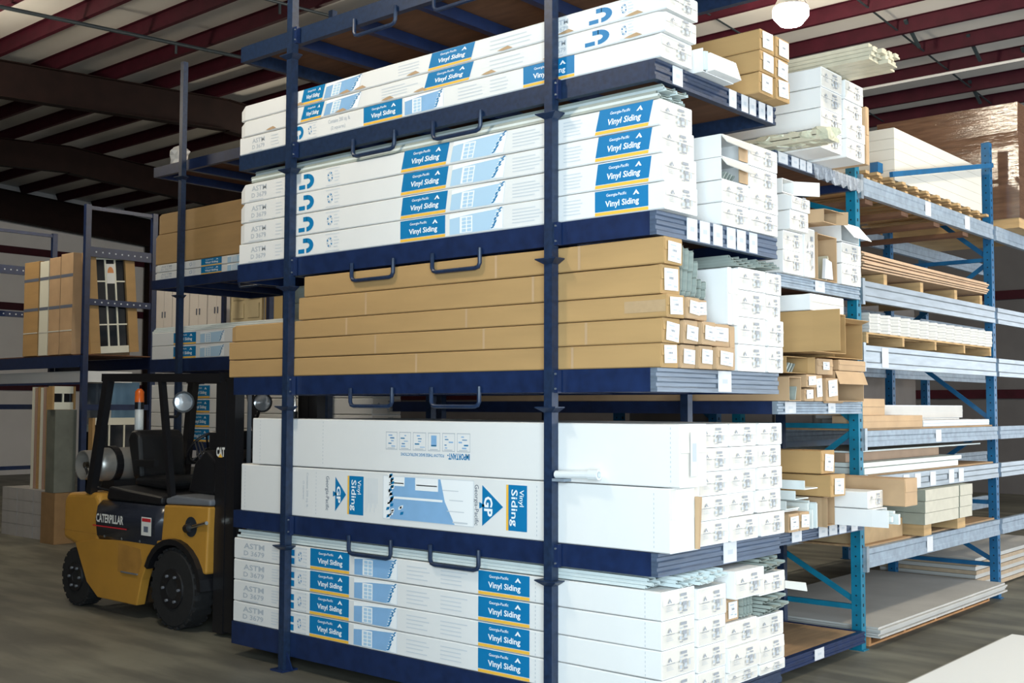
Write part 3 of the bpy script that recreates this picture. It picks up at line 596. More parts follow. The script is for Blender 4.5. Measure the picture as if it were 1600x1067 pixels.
# ================================================================= cargo on rack B (behind, right)
def hollow(label,x0,x1,y0,y1,z0,z1,mt,flaps=(),name='cardboard_carton',group=None,rot=None,fill=0,fm=None):
    """open-ended carton; flaps: list of (side, swing degrees, length)"""
    t=.005; loc=((x0+x1)/2,(y0+y1)/2,z0); c=MB()
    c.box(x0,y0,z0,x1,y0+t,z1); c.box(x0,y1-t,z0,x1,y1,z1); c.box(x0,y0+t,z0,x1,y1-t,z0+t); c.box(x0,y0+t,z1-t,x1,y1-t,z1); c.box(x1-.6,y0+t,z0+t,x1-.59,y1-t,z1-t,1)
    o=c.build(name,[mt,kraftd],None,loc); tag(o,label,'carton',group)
    for s,ang,ln in flaps:
        a=math.radians(ang); dx,dn=math.cos(a)*ln,math.sin(a)*ln; q=MB(); k=.004
        if s=='t': P=[(x1,y0,z1-k),(x1,y1,z1-k),(x1+dx,y1,z1+dn-k),(x1+dx,y0,z1+dn-k)]; up=(0,0,k)
        if s=='b': P=[(x1,y0,z0),(x1,y1,z0),(x1+dx,y1,z0-dn),(x1+dx,y0,z0-dn)]; up=(0,0,k)
        if s=='f': P=[(x1,y0,z0),(x1+dx,y0-dn,z0),(x1+dx,y0-dn,z1),(x1,y0,z1)]; up=(0,k,0)
        if s=='r': P=[(x1,y1-k,z0),(x1+dx,y1+dn-k,z0),(x1+dx,y1+dn-k,z1),(x1,y1-k,z1)]; up=(0,k,0)
        q.hexa(P+[(p[0]+up[0],p[1]+up[1],p[2]+up[2]) for p in P]); q.build('flap',mt,o)
    for i in range(fill):
        w=(y1-y0-.03)/fill; ya=y0+.012+w*i; q=MB()
        q.prism([(ya,z0+.008),(ya+w*.7,z0+.01+(z1-z0)*.55),(ya+w*.8,z0+.01+(z1-z0)*.5),(ya+w*.25,z0+.008)],'x',x1-.55,x1-.02-.03*(i%3)); q.build('packed_siding',fm or sidg,o)
    if rot: o.rotation_euler=rot
    return o
# top tray: two columns of four white cartons overhanging the end, bundles before and above
zb=[3.704,3.846,3.99,4.135,4.278]
stack([(2.06,2.40),(2.47,2.79)],4,-.01,zb,lambda i,j:f'white carton, {rank(j,4)} in the {["left","right"][i]} column of the high stack beside the lamp','white cartons high on the second rack',L=3.0,jit=.012)
def bundle(label,name,x0,x1,y,z,n,w,h,mt,wrapm=None,seed=0):
    rn=random.Random(seed); t=thing(name,label,'bundle',((x0+x1)/2,y,z))
    for k in range(n):
        cy=y-w/2+w*((k%5)+.5)/5; cz=z+.004+(h-.02)*((k//5)+.5)/max(1,math.ceil(n/5)); s=w/5*.46; hz=min(h/math.ceil(n/5)*.45,.03); e_=x1-rn.uniform(0,.07)
        MB().prism([(cy-s,cz-hz),(cy+s,cz-hz),(cy+s,cz-hz*.2),(cy+s*.3,cz),(cy+s*.5,cz+hz),(cy-s,cz+hz)],'x',x0,e_).build('trim_strip',mt,t)
    if wrapm:
        R=[]; N=14
        for k in range(13):
            x=x1-.50+.54*k/12; R.append([(x+rn.uniform(-.018,.018),y+(w/2+.014)*(1+rn.uniform(-.30,.0))*max(-1,min(1,1.25*math.cos(a))),z+.003+h/2+.0+(h/2+.012)*(1+rn.uniform(-.35,.0))*max(-1,min(1,1.25*math.sin(a)))) for a in [2*math.pi*i/N for i in range(N)]])
        MB().ring(R).build('plastic_wrap',wrapm,t)
    return t
wrap=mat('creased_plastic_wrap',(.72,.70,.52),.12,spec=.9,var=.3,scale=18,bump=1.0)
bundle('shrink-wrapped bundle of cream trim strips overhanging the second rack','trim_bundle',-3.6,.10,1.935,3.704,10,.20,.085,sidb,wrap,1)
bundle('cream siding strips bundled on top of the highest white cartons','trim_bundle',-2.6,.38,2.36,4.280,20,.42,.13,sidb,None,2)
carton('cardboard_carton','narrow brown carton standing behind the highest white cartons',-2.4,.0,2.80,2.86,3.704,4.14,kraft2,endp=None)
carton('siding_carton','short white carton lying low behind the brown cartons of the top tray',-3.6,-.55,2.9,3.2,3.704,3.84,white,endp=None)
# plastic sheet hanging over the tray end
pl=mat('clear_plastic_film',(.55,.58,.62),.08,spec=.9,var=.2,scale=20,bump=.8,alpha=.45)
R=MB(); 
for k in range(6):
    y=2.50+.14*k; zt=3.701+.0; R.add([(-.279,y,3.702),(-.265,y+.07,3.702),(-.262,y+.14,3.702),(-.262,y+.14,3.60+.02*(k%2)),(-.27,y+.07,3.585),(-.262,y,3.59+.02*(k%2))],[(0,5,4,1),(1,4,3,2)])
tag(R.build('plastic_film',pl,None,(-.27,2.9,3.6)),'clear plastic film hanging over the end of the high tray','plastic film')
# second tray of rack B
carton('siding_carton','white carton with end label, lowest in the left column of the third-highest stack behind',-3.3,-.24,1.94,2.24,2.838,2.998,white,'jumbled white cartons',endp='gp')
carton('siding_carton','white carton with end label resting on the lowest one of the jumbled stack',-3.3,-.24,1.94,2.24,3.001,3.135,white,'jumbled white cartons',endp='gp')
carton('siding_carton','white carton with a dark lip under its end in the jumbled stack',-3.3,-.19,1.95,2.23,3.139,3.275,white,'jumbled white cartons',endp='gp')
carton('siding_carton','white carton with crushed corner just below the pale open one',-3.3,-.18,1.96,2.24,3.278,3.395,white,'jumbled white cartons',rdroop=.2,endp='gp')
hollow('pale carton gaping open at the top of the jumbled white stack',-3.2,-.24,1.94,2.12,3.40,3.50,white,[('r',55,.2)],'siding_carton')
carton('siding_carton','tall narrow white carton standing upright beside the jumbled stack',-3.0,-.24,2.27,2.43,2.838,3.19,white,endp='gp')
hollow('brown box tilted out over the tall narrow white carton',-2.4,-.10,2.29,2.50,3.26,3.355,kraft2,[('r',30,.08),('t',-15,.06)],rot=(0,math.radians(2),0))
hollow('open brown box with siding offcuts inside, between white cartons',-2.8,-.26,2.46,2.84,2.838,3.18,kraft2,[('f',8,.03)],fill=5,fm=sidb)
for j in range(2): carton('siding_carton',f'white carton by the teal upright, {["lower","upper"][j]} of two under the flapped carton',-2.8,-.25,2.90,3.25,2.838+.162*j,2.838+.162*j+.158,white,'cartons by the teal upright',endp='gp')
hollow('white carton with its printed flap swung out in front of the teal upright',-2.8,-.25,2.90,3.22,3.165,3.31,white,[('t',-50,.16)],'siding_carton')
tag(MB().prism([(2.58,2.85),(2.72,2.85),(2.70,2.98),(2.60,3.0)],'x',-.258,-.235).build('paper_slip',tagm,None,(-.245,2.65,2.85)),'white paper slip stuck on the open brown box of siding offcuts','paper slip')
# third tray of rack B: crumpled brown boxes
carton('siding_carton','long white carton lying on top of the large brown box under the galvanised tray',-3.2,-.10,2.06,2.60,2.575,2.69,white,endp=None)
hollow('large brown box with its flap folded forward above the crumpled boxes',-3.2,-.08,2.06,2.58,2.285,2.57,kraft,[('f',2,.20)])
hollow('brown box with bent-open flap against the teal upright',-2.6,-.26,2.62,3.28,2.27,2.55,kraft,[('f',20,.09),('t',20,.06)])
hollow('open brown box end packed with grey siding just behind the white carton ends',-3.1,-.20,1.93,2.11,1.943,2.11,kraft2,[],fill=4)
SB=[(2.16,2.30,1.943,2.03,.06),(2.15,2.31,2.04,2.13,-.08),(2.32,2.44,1.943,2.13,.0),(2.46,2.66,1.943,2.11,.03)]
SBL=['small brown box lying lowest beside the box of grey siding','small brown box with a tilted white label on the lowest one','upright small brown box with a long label in the crumpled pile','brown box with a rounded white label near the middle of the crumpled pile']
for k,(a_,b_,z0,z1,an) in enumerate(SB): carton('cardboard_carton',SBL[k],-2.8,-.20+.02*(k%2),a_,b_,z0,z1,kraft2,'crumpled brown boxes',endp='paper',pw=.7,ph=.7)
hollow('large pale brown box bulging at the right of the crumpled pile',-2.6,-.22,2.70,3.20,1.943,2.17,kraft2,[('t',-70,.10)])
carton('cardboard_carton','thin brown box with a white sticker beside the teal upright',-2.6,-.22,2.76,3.24,2.175,2.255,kraft2,'crumpled brown boxes',endp=None)
hollow('torn brown box leaning over the box of grey siding',-2.8,-.24,1.97,2.30,2.138,2.255,kraft,[('r',20,.05)],fill=3)
carton('cardboard_carton','tilted brown box with folded tape in the middle of the crumpled pile',-2.7,-.20,2.36,2.62,2.136,2.25,kraft2,'crumpled brown boxes',endp='paper',pw=.4,ph=.5)
tag(MB().hexa([(-.275,2.62,1.93),(-.27,2.62,1.93),(-.262,2.90,1.93),(-.267,2.90,1.93),(-.272,2.60,1.944),(-.26,2.60,1.944),(-.25,2.92,1.944),(-.262,2.92,1.944)]).build('cardboard_scrap',kraft2,None,(-.26,2.75,1.93)),'torn cardboard scrap drooping over the galvanised tray edge','cardboard scrap')
# fourth tray of rack B: trims
carton('cardboard_carton','brown carton with a white end label above the jumble of white trims',-3.2,-.17,2.34,2.56,1.425,1.59,kraft,'brown cartons over the trims',endp='paper')
carton('cardboard_carton','brown carton whose end sticks out under the labelled one above the trims',-3.2,-.10,2.34,2.58,1.265,1.42,kraft,'brown cartons over the trims',endp='paper')
carton('cardboard_carton','long brown carton behind the protruding pale trim cartons',-3.0,.17,3.0,3.24,1.17,1.375,kraft2,endp=None)
trimw=mat('white_vinyl_trim',(.72,.76,.74),.4,var=.12,scale=12)
TL=['white corner trim, topmost of the three at the left','white corner trim, middle of the three at the left','white corner trim, lowest of the three at the left']
for k in range(3):
    z=1.335-.075*k; y=1.98+.02*k
    tag(MB().prism([(y,z),(y+.20,z),(y+.20,z+.008),(y+.008,z+.008),(y+.008,z+.062),(y,z+.062)],'x',-3.0,-.12-.08*k).build('corner_trim',trimw,None,(-1.6,y+.1,z)),TL[k],'trim','white corner trims')
for k,(a_,b_) in enumerate(((1.94,2.09),(2.10,2.25))): carton('cardboard_carton',f'small brown box with end label on the tagged tray, {["left","right"][k]} of a pair',-2.8,-.22,a_,b_,1.039,1.165,kraft2,'pair of small brown boxes',endp='paper',pw=.8,ph=.7)
carton('siding_carton','flat pale carton bridging the pair of small brown boxes',-2.9,-.30,1.96,2.24,1.168,1.183,white,endp=None)
rn=random.Random(12)
for k in range(7): tag(MB().box(-2.5,2.275+.021*k,1.039,-.24+rn.uniform(-.06,.06),2.291+.021*k,1.16+rn.uniform(0,.09)).build('trim_strip',trimw,None,(-1.4,2.283+.021*k,1.039)),f'torn white trim strip on edge next to the brown box pair, {["first","second","third","fourth","fifth","sixth","seventh"][k]}','trim','torn trim strips')
hollow('little brown box torn open beside the protruding pale cartons',-2.5,-.22,2.45,2.66,1.039,1.25,kraft2,[('f',15,.05)])
carton('siding_carton','pale carton sticking far out past the teal upright, upper of two',-3.0,.02,2.69,2.96,1.168,1.29,white,'pale protruding cartons',endp='gp')
c=hollow('pale carton bursting with white trims in front of the teal upright, lower of two',-3.0,.05,2.69,2.96,1.039,1.163,white,[('f',-4,.12)],'siding_carton',fill=6,fm=trimw)
for k in range(4): MB().box(-.5,2.72+.055*k,1.055+.02*(k%2),.13+.03*(k%3),2.75+.055*k,1.10+.015*k).build('trim_strip',trimw,c)
# ================================================================= cargo on rack D (behind the forklift)
LD2=[('astm',-8.05,-7.84),('logo',-7.50,-7.36),('label',-7.258,-6.873),('house',-6.768,-6.40,PB)]
LD3=[('label',-7.77,-7.33),('house',-7.25,-6.80,PB)]
LD4=[('label',-7.42,-7.05),('lines',-6.8,-6.5,4)]
zz=[3.337,3.425,3.515]
for k in range(2):
    c=carton('siding_carton',f'white labelled carton under the brown ones behind the forklift, {["lower","upper"][k]} of two',-8.19,-4.45,1.93,2.25,zz[k],zz[k+1]-.003,group='cartons behind the forklift',droop=.1); front_print(c,-8.19,1.93,zz[k],.088,LD2)
for k,(z0,z1) in enumerate(((3.517,3.86),(3.863,4.10))): carton('cardboard_carton',f'large brown carton high behind the forklift, {["lower","upper"][k]} of two',-8.19+.06*k,-4.45,1.93,2.45,z0,z1,kraft,'brown cartons behind the forklift',endp=None,droop=.08)
for k in range(2):
    c=carton('siding_carton',f'white carton with dark blue label just above the forklift roof, {["lower","upper"][k]} of two',-8.21,-4.45,1.93,2.30,2.422+.155*k,2.574+.155*k,group='cartons above the forklift roof'); front_print(c,-8.21,1.93,2.422+.155*k,.14,LD3)
for j in range(3): panel(f'long white siding lying over the cartons above the forklift roof, {rank(j,3)}','w',-4.5,1.95+.02*j,2.733+.021*j,(0,0,0),'white panels above the forklift roof',s=(1.0,1.2,1))
for k in range(4):
    c=carton('siding_carton',f'white carton seen through the forklift cab, {rank(k,4)} of four with blue labels',-8.20-.0*k,-4.45,1.93,2.30,1.504+.158*k,1.659+.158*k,group='cartons seen through the forklift cab'); front_print(c,-8.20,1.93,1.504+.158*k,.145,LD4)
bagm=mat('crumpled_white_plastic',(.75,.72,.68),.35,var=.15,scale=20,bump=.6)
q=MB(); rn=random.Random(2); R=[]
for i,(r,z) in enumerate(((.06,0),(.10,.02),(.09,.07),(.11,.12),(.12,.17),(.08,.22),(.02,.24))): R.append([(-7.93+r*rn.uniform(.75,1.2)*math.cos(a),2.06+r*rn.uniform(.75,1.2)*math.sin(a),4.657+z) for a in [2*math.pi*k/10 for k in range(10)]])
tag(q.ring(R).build('plastic_bag',bagm,None,(-7.93,2.06,4.657)),'crumpled white plastic bag on the highest tray behind the forklift','plastic bag')
# ================================================================= rack C: teal pallet rack on the right
XC=-.37; YC=[3.385,6.62]
rackC=thing('pallet_rack','teal pallet rack with galvanised beams at the right','pallet rack',(-.9,5.0,0))
def upright(parent,x0,x1,y,top,mt,zlist,diag=True):
    for x in (x0,x1):
        s=.04; p=MB().prism([(x-s,y-s),(x+s,y-s),(x+s,y+s),(x-s,y+s)],'z',.008,top).build('upright_post',mt,parent)
        h=MB(); z=.12
        while z<top-.05:
            h.cyl((x,y-s-.0008,z),(x,y-s,z),.0075,8); h.box(x+s,y-.010,z-.012,x+s+.0008,y+.010,z+.012); z+=.0762
        h.build('punched_holes',hole,p)['kind']='stuff'
        MB().box(x-.06,y-.05,0,x+.06,y+.05,.008).build('foot_plate',mt,p)
    prev=None
    for i,z in enumerate(zlist):
        MB().bar((x0+.042,y,z),(x1-.042,y,z),.03,.04).build('strut',mt,parent)
    for i in range(len(zlist)-1):
        a,b_=(x1-.045,x0+.045) if i%2==0 else (x0+.045,x1-.045)
        MB().bar((a,y+.022,zlist[i]+.05),(b_,y+.022,zlist[i+1]-.05),.012,.045).build('diagonal_brace',mt,parent)
upright(rackC,-1.42,XC,YC[0],3.90,teal,[.33,.95,1.75,2.6,3.4,3.85]); upright(rackC,-1.42,XC,YC[1],4.6,tealb,[.33,.95,1.75,2.6,3.4,4.3])
ZC=[(.635,.785),(1.205,1.345),(1.585,1.712),(2.215,2.395),(2.75,2.91),(3.60,3.745)]
for k,(z0,z1) in enumerate(ZC):
    for x,nm in ((XC+.045,'front_beam'),(-1.42-.045,'rear_beam')):
        for (ya,yb) in ((YC[0]+.041,YC[1]-.041),(YC[1]+.041,YC[1]+3.1)):
            bm_=MB().prism([(x-.025,z0),(x+.022,z0),(x+.022,z0+.04),(x+.016,z0+.05),(x+.016,z1-.05),(x+.022,z1-.04),(x+.022,z1),(x-.025,z1)],'y',ya,yb).build(nm,[galvd,galv,galvd,galv,galv,galvd][k] if nm=='front_beam' else galvd,rackC)
            if nm=='front_beam' and ya<5:
                MB().box(x-.02,ya-.035,z0-.03,x+.0265,ya-.001+.012,z1+.02).build('connector',galv,bm_)
                for yt in {0:(4.65,),1:(4.15,4.4,4.75,5.2,5.45),2:(4.9,),3:(3.75,),4:(),5:(4.75,5.75)}[k]: MB().box(x+.0225,yt,z0+.01,x+.026,yt+.13,z1-.01).build('price_tag',tagm,bm_)
    if k in(0,1,2): MB().box(-1.40,YC[0]+.06,z1+.001,XC+.02,YC[1]-.06,z1+.016).build('deck',ply,rackC)
# back-to-back rack behind rack C
rackF=thing('pallet_rack','dark blue pallet rack standing back to back behind the teal one','pallet rack',(-2.3,5.0,0))
upright(rackF,-2.75,-1.72,3.5,4.2,tealb,[.33,.95,1.75,2.6,3.6]); upright(rackF,-2.75,-1.72,8.4,4.2,tealb,[.33,.95,1.75,2.6,3.6])
for z0,z1 in ((.62,.74),(1.5,1.62),(2.55,2.68),(3.45,3.58)):
    for x in (-1.68,-2.79): MB().box(x-.02,3.545,z0,x+.02,8.355,z1).build('beam',tealb,rackF)
    MB().box(-2.74,3.56,z1+.001,-1.74,8.34,z1+.02).build('deck',plyd,rackF)
shadebox=mat('shade_dark_brown_carton',(.17,.14,.12),.8,var=.2,scale=3)  # shade painted in: darkened, and the cartons fill the voids behind
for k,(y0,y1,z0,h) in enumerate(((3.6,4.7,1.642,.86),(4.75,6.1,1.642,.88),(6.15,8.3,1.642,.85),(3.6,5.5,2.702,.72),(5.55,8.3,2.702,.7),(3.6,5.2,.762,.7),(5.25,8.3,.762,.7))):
    carton('cardboard_carton',['dim brown carton behind the teal upright at eye level','dim carton at eye level in the rear rack beside the first','broad grey-brown carton seen through the rack braces at the right','dim carton in the dark upper bay of the rear rack, left','dim carton in the dark upper bay of the rear rack, right','dark carton in the lower bay of the rear rack, left','dark carton in the lower bay of the rear rack, right'][k],-2.7,-1.8,y0,y1,z0,z0+h,shadebox,'cartons in the rear rack',endp=None,flaps=False)
# pallets
def pallet(label,x0,x1,y0,y1,z,h=.12,slats=12,along='x',mt=None):
    mt=mt or timber; t=thing('wooden_pallet',label,'pallet',((x0+x1)/2,(y0+y1)/2,z))
    n=5; 
    for k in range(n): y=y0+(y1-y0)*(k+.0)/(n-1)*(1-.04/(y1-y0)); MB().box(x0,y,z+.016,x1,y+.04,z+h-.016).build('stringer',mt,t)
    for k in range(slats):
        x=x0+(x1-x0-.08)*k/(slats-1); MB().box(x,y0,z+h-.015,x+.08,y1,z+h).build('deck_board',mt,t)
        if k%3==0: MB().box(x,y0,z,x+.08,y1,z+.015).build('bottom_board',mt,t)
    return t
def slat_pallet(label,x0,x1,y0,y1,z,h):   # boards run across; their ends show as a sawtooth
    t=thing('wooden_pallet',label,'pallet',((x0+x1)/2,(y0+y1)/2,z)); n=22
    for k in (0,1,2): y=y0+.25+(y1-y0-.55)*k/2; MB().box(x0+.02,y,z,x1-.05,y+.10,z+h-.03).build('stringer',timber,t)
    for k in range(n):
        y=y0+(y1-y0-.08)*k/(n-1); MB().hexa([(x0,y,z+h-.028),(x1+.04*(k%2),y,z+h-.028),(x1+.04*(k%2),y+.075,z+h-.028),(x0,y+.075,z+h-.028),(x0,y,z+h-.004),(x1+.04*(k%2),y,z+h-.004),(x1+.04*(k%2),y+.075,z+h-.004),(x0,y+.075,z+h-.004)]).build('deck_board',timber,t)
        if k%2==0: MB().box(x0,y,z+.02,x1+.01,y+.06,z+.038).build('lower_board',timber,t)
    return t
slat_pallet('wooden slat pallet under the white board stack on the highest teal-rack beam',-1.45,-.36,3.62,6.5,3.747,.10)
boardw=mat('white_foam_board',(.60,.56,.49),.6,var=.05,scale=2)
for k in range(5): tag(MB().box(-1.45,4.22,3.850+.092*k,-.36,6.42,3.940+.092*k).build('foam_board',boardw,None,(-.9,5.3,3.85+.092*k)),f'thick white board, {rank(k,5)} of the five stacked high on the teal rack','board','white boards on the teal rack')
wrapb=mat('brown_pallet_in_film',(.16,.085,.05),.10,spec=1.0,var=.4,scale=4,stretch=(1,1,8),bump=.35)
for k,(y0,y1,x0,x1,h) in enumerate(((6.9,8.2,-1.62,-.15,1.15),)):
    z=3.747; t=thing('wrapped_pallet_load','brown pallet load in glossy stretch film behind the white boards','pallet load',((x0+x1)/2,(y0+y1)/2,z))
    for i in range(3):
        for j in range(4): MB().box(x0+.005,y0+(y1-y0)*i/3+.004,z+.14+h*j/4+.003,x1-.005,y0+(y1-y0)*(i+1)/3-.004,z+.14+h*(j+1)/4-.003).build('carton',kraftd,t)
    rn=random.Random(5); R=[]
    for j in range(9):
        zz_=z+.10+(h+.05)*j/8; o=rn.uniform(.004,.014); R.append([(x0-o,y0-o,zz_),(x1+o,y0-o,zz_),(x1+o,y0+(y1-y0)*.5,zz_),(x1+o,y1+o,zz_),(x0-o,y1+o,zz_)])
    MB().ring(R).build('stretch_film',wrapb,t); MB().box(x0,y0,z,x1,y1,z+.10).build('pallet',timber,t)
tag(MB().bar((-.280,3.95,3.845),(-.280,6.5,4.34),.03,.045).build('steel_bar',tealb,None,(-.28,3.95,3.83)),'blue steel bar slanting across the front of the white boards','bar')
tag(MB().box(-.40,3.80,3.853,-.33,3.90,3.935).build('steel_stub',tealb,None,(-.365,3.85,3.853)),'short blue steel post end in front of the white boards','steel post')
# level under: warped brown sheets on blocks
sheetb=mat('brown_hardboard',(.55,.36,.22),.6,var=.2,scale=5)
def warped(name,label,x0,x1,y0,y1,zf,t,mt,group=None,n=14,cat='sheet'):
    R=[]
    for k in range(n+1):
        u=k/n; y=y0+(y1-y0)*u; z=zf(u); R.append([(x0,y,z),(x1,y,z),(x1,y,z+t),(x0,y,z+t)])
    return tag(MB().ring([[p for p in r] for r in R]).build(name,mt,None,((x0+x1)/2,(y0+y1)/2,zf(.5))),label,cat,group)
for k in range(7): warped('hardboard_sheet',f'warped thin brown sheet on timber bearers, {["lowest","second","third","fourth","fifth","sixth","seventh"][k]} from below',-1.40,-.34+.012*(k%3),3.47,6.45,lambda u,k=k:3.015+.017*k-.0*u+.03*(1-u)**2*(k/7)+.02*u,.013,sheetb,'warped brown sheets',cat='sheet')
for k,y in enumerate((3.95,4.75,5.6,6.3)): tag(MB().box(-1.40,y,2.912,-.36,y+.07,3.013).build('timber_bearer',timber,None,(-.9,y+.03,2.912)),f'timber bearer under the warped brown sheets, {["nearest","second","third","farthest"][k]} from teal upright','timber bearer','bearers under the brown sheets')
for k in range(4): tag(MB().box(-1.44,3.6+.75*k,3.562,-.36,3.75+.75*k,3.598).build('support_board',plyd,None,(-.9,3.67+.75*k,3.562)),f'dark cross board under the highest galvanised beam, {["nearest","second","third","farthest"][k]} from the teal upright','board','cross boards under the beam')
# white corrugated sheets on a pallet
wv=mat('white_corrugated_panel',(.50,.475,.44),.5)
q=MB(); n=112; R=[]
top=[]; 
for k in range(n+1):
    y=3.50+(6.45-3.50)*k/n; top.append((y,.5+.5*math.cos(k*math.pi/4)))
for j in range(6):
    q=MB(); z=2.505+.026*j; pts=[(-.30-.05*(1-c),y) for y,c in top]; b0=len(q.v)
    P=[(x+.004*(j%2),y) for x,y in pts]+[(-1.4,6.45),(-1.4,3.5)]
    q.prism(P,'z',z,z+.0245); tag(q.build('corrugated_panel',wv,None,(-.9,5,z)),f'white wavy-edged board, {["lowest","second-lowest","third-lowest","third-highest","second-highest","topmost"][j]} in the stack on the small pallet','panel','wavy-edged white panels')
pallet('wooden pallet under the wavy-edged white panels',-1.40,-.31,3.47,6.45,2.397,.105,9)
# level 3
carton('cardboard_carton','brown box beside the teal upright next to the long white cartons',-1.0,-.36,3.46,3.93,1.835,1.97,kraft2,endp=None)
carton('cardboard_carton','flat brown carton with a chewed end lying along the beam below the brown box',-.60,-.34,3.45,4.70,1.730,1.832,kraft2,endp=None)
carton('siding_carton','long white carton with a small blue mark behind the flat brown carton',-1.0,-.62,3.98,6.5,1.80,1.92,white,endp=None)
carton('siding_carton','thin grey-white carton at the front edge under the long white one',-.58,-.36,4.76,6.5,1.730,1.785,mat('pale_grey_carton',(.62,.62,.63),.6,var=.08),endp=None)
carton('siding_carton','plain white carton supporting the long white one at the back',-1.0,-.62,4.1,6.4,1.730,1.797,white,endp=None)
canm=mat('orange_can',(.62,.22,.05),.4); 
for k,(y,mm,lb) in enumerate(((4.05,white2,'white plastic tub behind the brown box on the teal rack'),(4.22,canm,'orange tub next to the white one on the teal rack'))):
    tag(MB().lathe([(.06,0),(.066,.01),(.066,.15),(.05,.16),(.05,.18),(.0,.18)],(-1.14,y+.3,1.730),(0,0,1),16).build('plastic_tub',mm,None,(-1.14,y+.3,1.73),smooth=True),lb,'tub')
# level 2: door slabs
slab=mat('primed_door_slab',(.70,.75,.72),.5,var=.06)
warped('door_slab','warped pale door slab on the beam, upper of two',-1.2,-.36,3.47,5.7,lambda u:1.418+.05*max(0,u-.3)*0+.0*u,.035,slab,'door slabs')
warped('door_slab','warped pale door slab on the beam, lower of two',-1.2,-.34,3.47,5.55,lambda u:1.364,.048,slab,'door slabs')
warped('hardboard_sheet','brown board lying on the pale door slabs',-1.2,-.50,3.47,5.5,lambda u:1.456,.075,mat('brown_mdf',(.34,.22,.14),.7,var=.2),None)
warped('door_slab','thin white sheet on top of the brown board',-1.2,-.45,3.47,6.5,lambda u:1.534,.012,slab,None)
# level 1: bundles of grey-green boards
bg1=mat('weathered_grey_board',(.30,.31,.25),.8,var=.2,scale=6); bg2=mat('pale_wood_end',(.53,.49,.40),.8,var=.12,scale=10)
for j in range(3):
    for i in range(2):
        y0,y1=(4.40,5.20) if i==0 else (5.23,5.55)
        q=MB().box(-1.35,y0+.01*j,.903+.099*j,-.22,y1+.01*j,.999+.099*j)
        q.m[3]=1; tag(q.build('board_bundle',[bg1,bg2],None,(-.8,(y0+y1)/2,.903+.099*j)),f'grey board bundle with pale end, {rank(j,3)} in the {["wide","narrow"][i]} column','board bundle','board bundles on the lower shelf')
for i in range(2): tag(MB().box(-1.35,[4.45,5.25][i],.803,-.25,[4.62,5.45][i],.902).build('timber_bearer',timber,None,(-.8,[4.53,5.35][i],.803)),f'timber bearer under the grey board bundles, {["left","right"][i]}','timber bearer')
tag(MB().box(-1.33,3.50,.803,-.40,4.36,.96).build('timber_beam',mat('rough_timber',(.40,.27,.14),.8,var=.3,scale=5),None,(-.86,3.9,.803)),'rough timber block at the left of the grey board bundles','timber')
# floor: sheets on a pallet
cem=mat('grey_cement_sheet',(.46,.44,.41),.7,var=.15,scale=2.5); ceme=mat('tan_board_edge',(.45,.33,.22),.8,var=.2,scale=12)
pallet('low wooden pallet on the floor under the grey sheets',-1.6,-.36,3.55,6.4,0,.085,7,mt=mat('orange_timber',(.50,.24,.09),.8,var=.3,scale=6))
for k in range(5): tag(MB().box(-1.66+.02*(k%2),3.48+.012*(k%3),.088+.0165*k,-.235-.012*((k*2)%3),6.55,.103+.0165*k).build('cement_sheet',cem,None,(-1,5,.088+.0165*k)),f'wide grey sheet on the floor pallet, {rank(k,5)} of five','sheet','grey floor sheets')
for k in range(8): tag(MB().box(-1.62,6.75,.02+.042*k,-.60-.01*(k%2),9.3,.058+.042*k).build('board_sheet',cem if k%2 else ceme,None,(-1.1,8,.02+.042*k)),f'sheet in the farther floor stack behind the low pallet, {["lowest","second","third","fourth","fifth","sixth","seventh","eighth"][k]} from the floor','sheet','farther floor stack')
# stack at the lower right corner
for k in range(4): tag(MB().box(.36+.02*k,1.6,.004+.014*k,1.75,4.45-.03*k,.016+.014*k).build('board_sheet',ceme if k<2 else cem,None,(1,3,.004+.014*k)),f'brown-edged sheet at the lower right corner of the floor, {rank(k,4)} of four','sheet','floor sheets at the corner')
tag(MB().box(.50,1.6,.060,1.75,4.3,.10).build('door_slab',mat('bright_white_panel',(.82,.82,.80),.5),None,(1.1,3,.06)),'bright white panel lying on the brown-edged sheets at the lower right corner','panel')
# ================================================================= forklift
cy_=mat('forklift_yellow',(.50,.25,.038),.42,var=.12,scale=5); cyd=mat('forklift_yellow_scuffed',(.44,.22,.045),.55,var=.25,scale=7)
blk=mat('black_painted_steel',(.008,.008,.010),.4); rub=mat('tyre_rubber',(.010,.010,.011),.8,var=.3,scale=20,bump=.3)
hoodm=mat('dark_blue_grey_plastic',(.018,.022,.034),.22,spec=.6); vin=mat('black_vinyl_seat',(.008,.008,.009),.5)
steel=mat('tank_steel',(.44,.42,.39),.35,metal=.6,var=.15,scale=7); chrome=mat('chrome_rod',(.8,.78,.72),.15,metal=1)
lens=mat('headlamp_lens',(.55,.58,.62),.12,metal=.5); amber=mat('amber_lens',(.75,.14,.02),.25); gcowl=mat('grey_cowl_top',(.15,.16,.18),.5); redp=mat('red_print',(.55,.02,.03),.5)
wh=mat('white_sticker',(.75,.74,.70),.5)
FX,FY=-5.08,.82
fk=thing('forklift','yellow forklift with black mast and gas tank facing the rack','forklift',(FX,FY,0))
def L(p): return (p[0]+FX,p[1]+FY,p[2])
class FB(MB):
    def b(s,name,mm,parent=None,smooth=False,bev=0):
        s.v=[(x+FX,y+FY,z) for x,y,z in s.v]
        o=s.build(name,mm,parent or fk,smooth=smooth)
        if bev: md=o.modifiers.new('bevel','BEVEL'); md.width=bev; md.segments=3; md.limit_method='ANGLE'
        return o
hw=.56
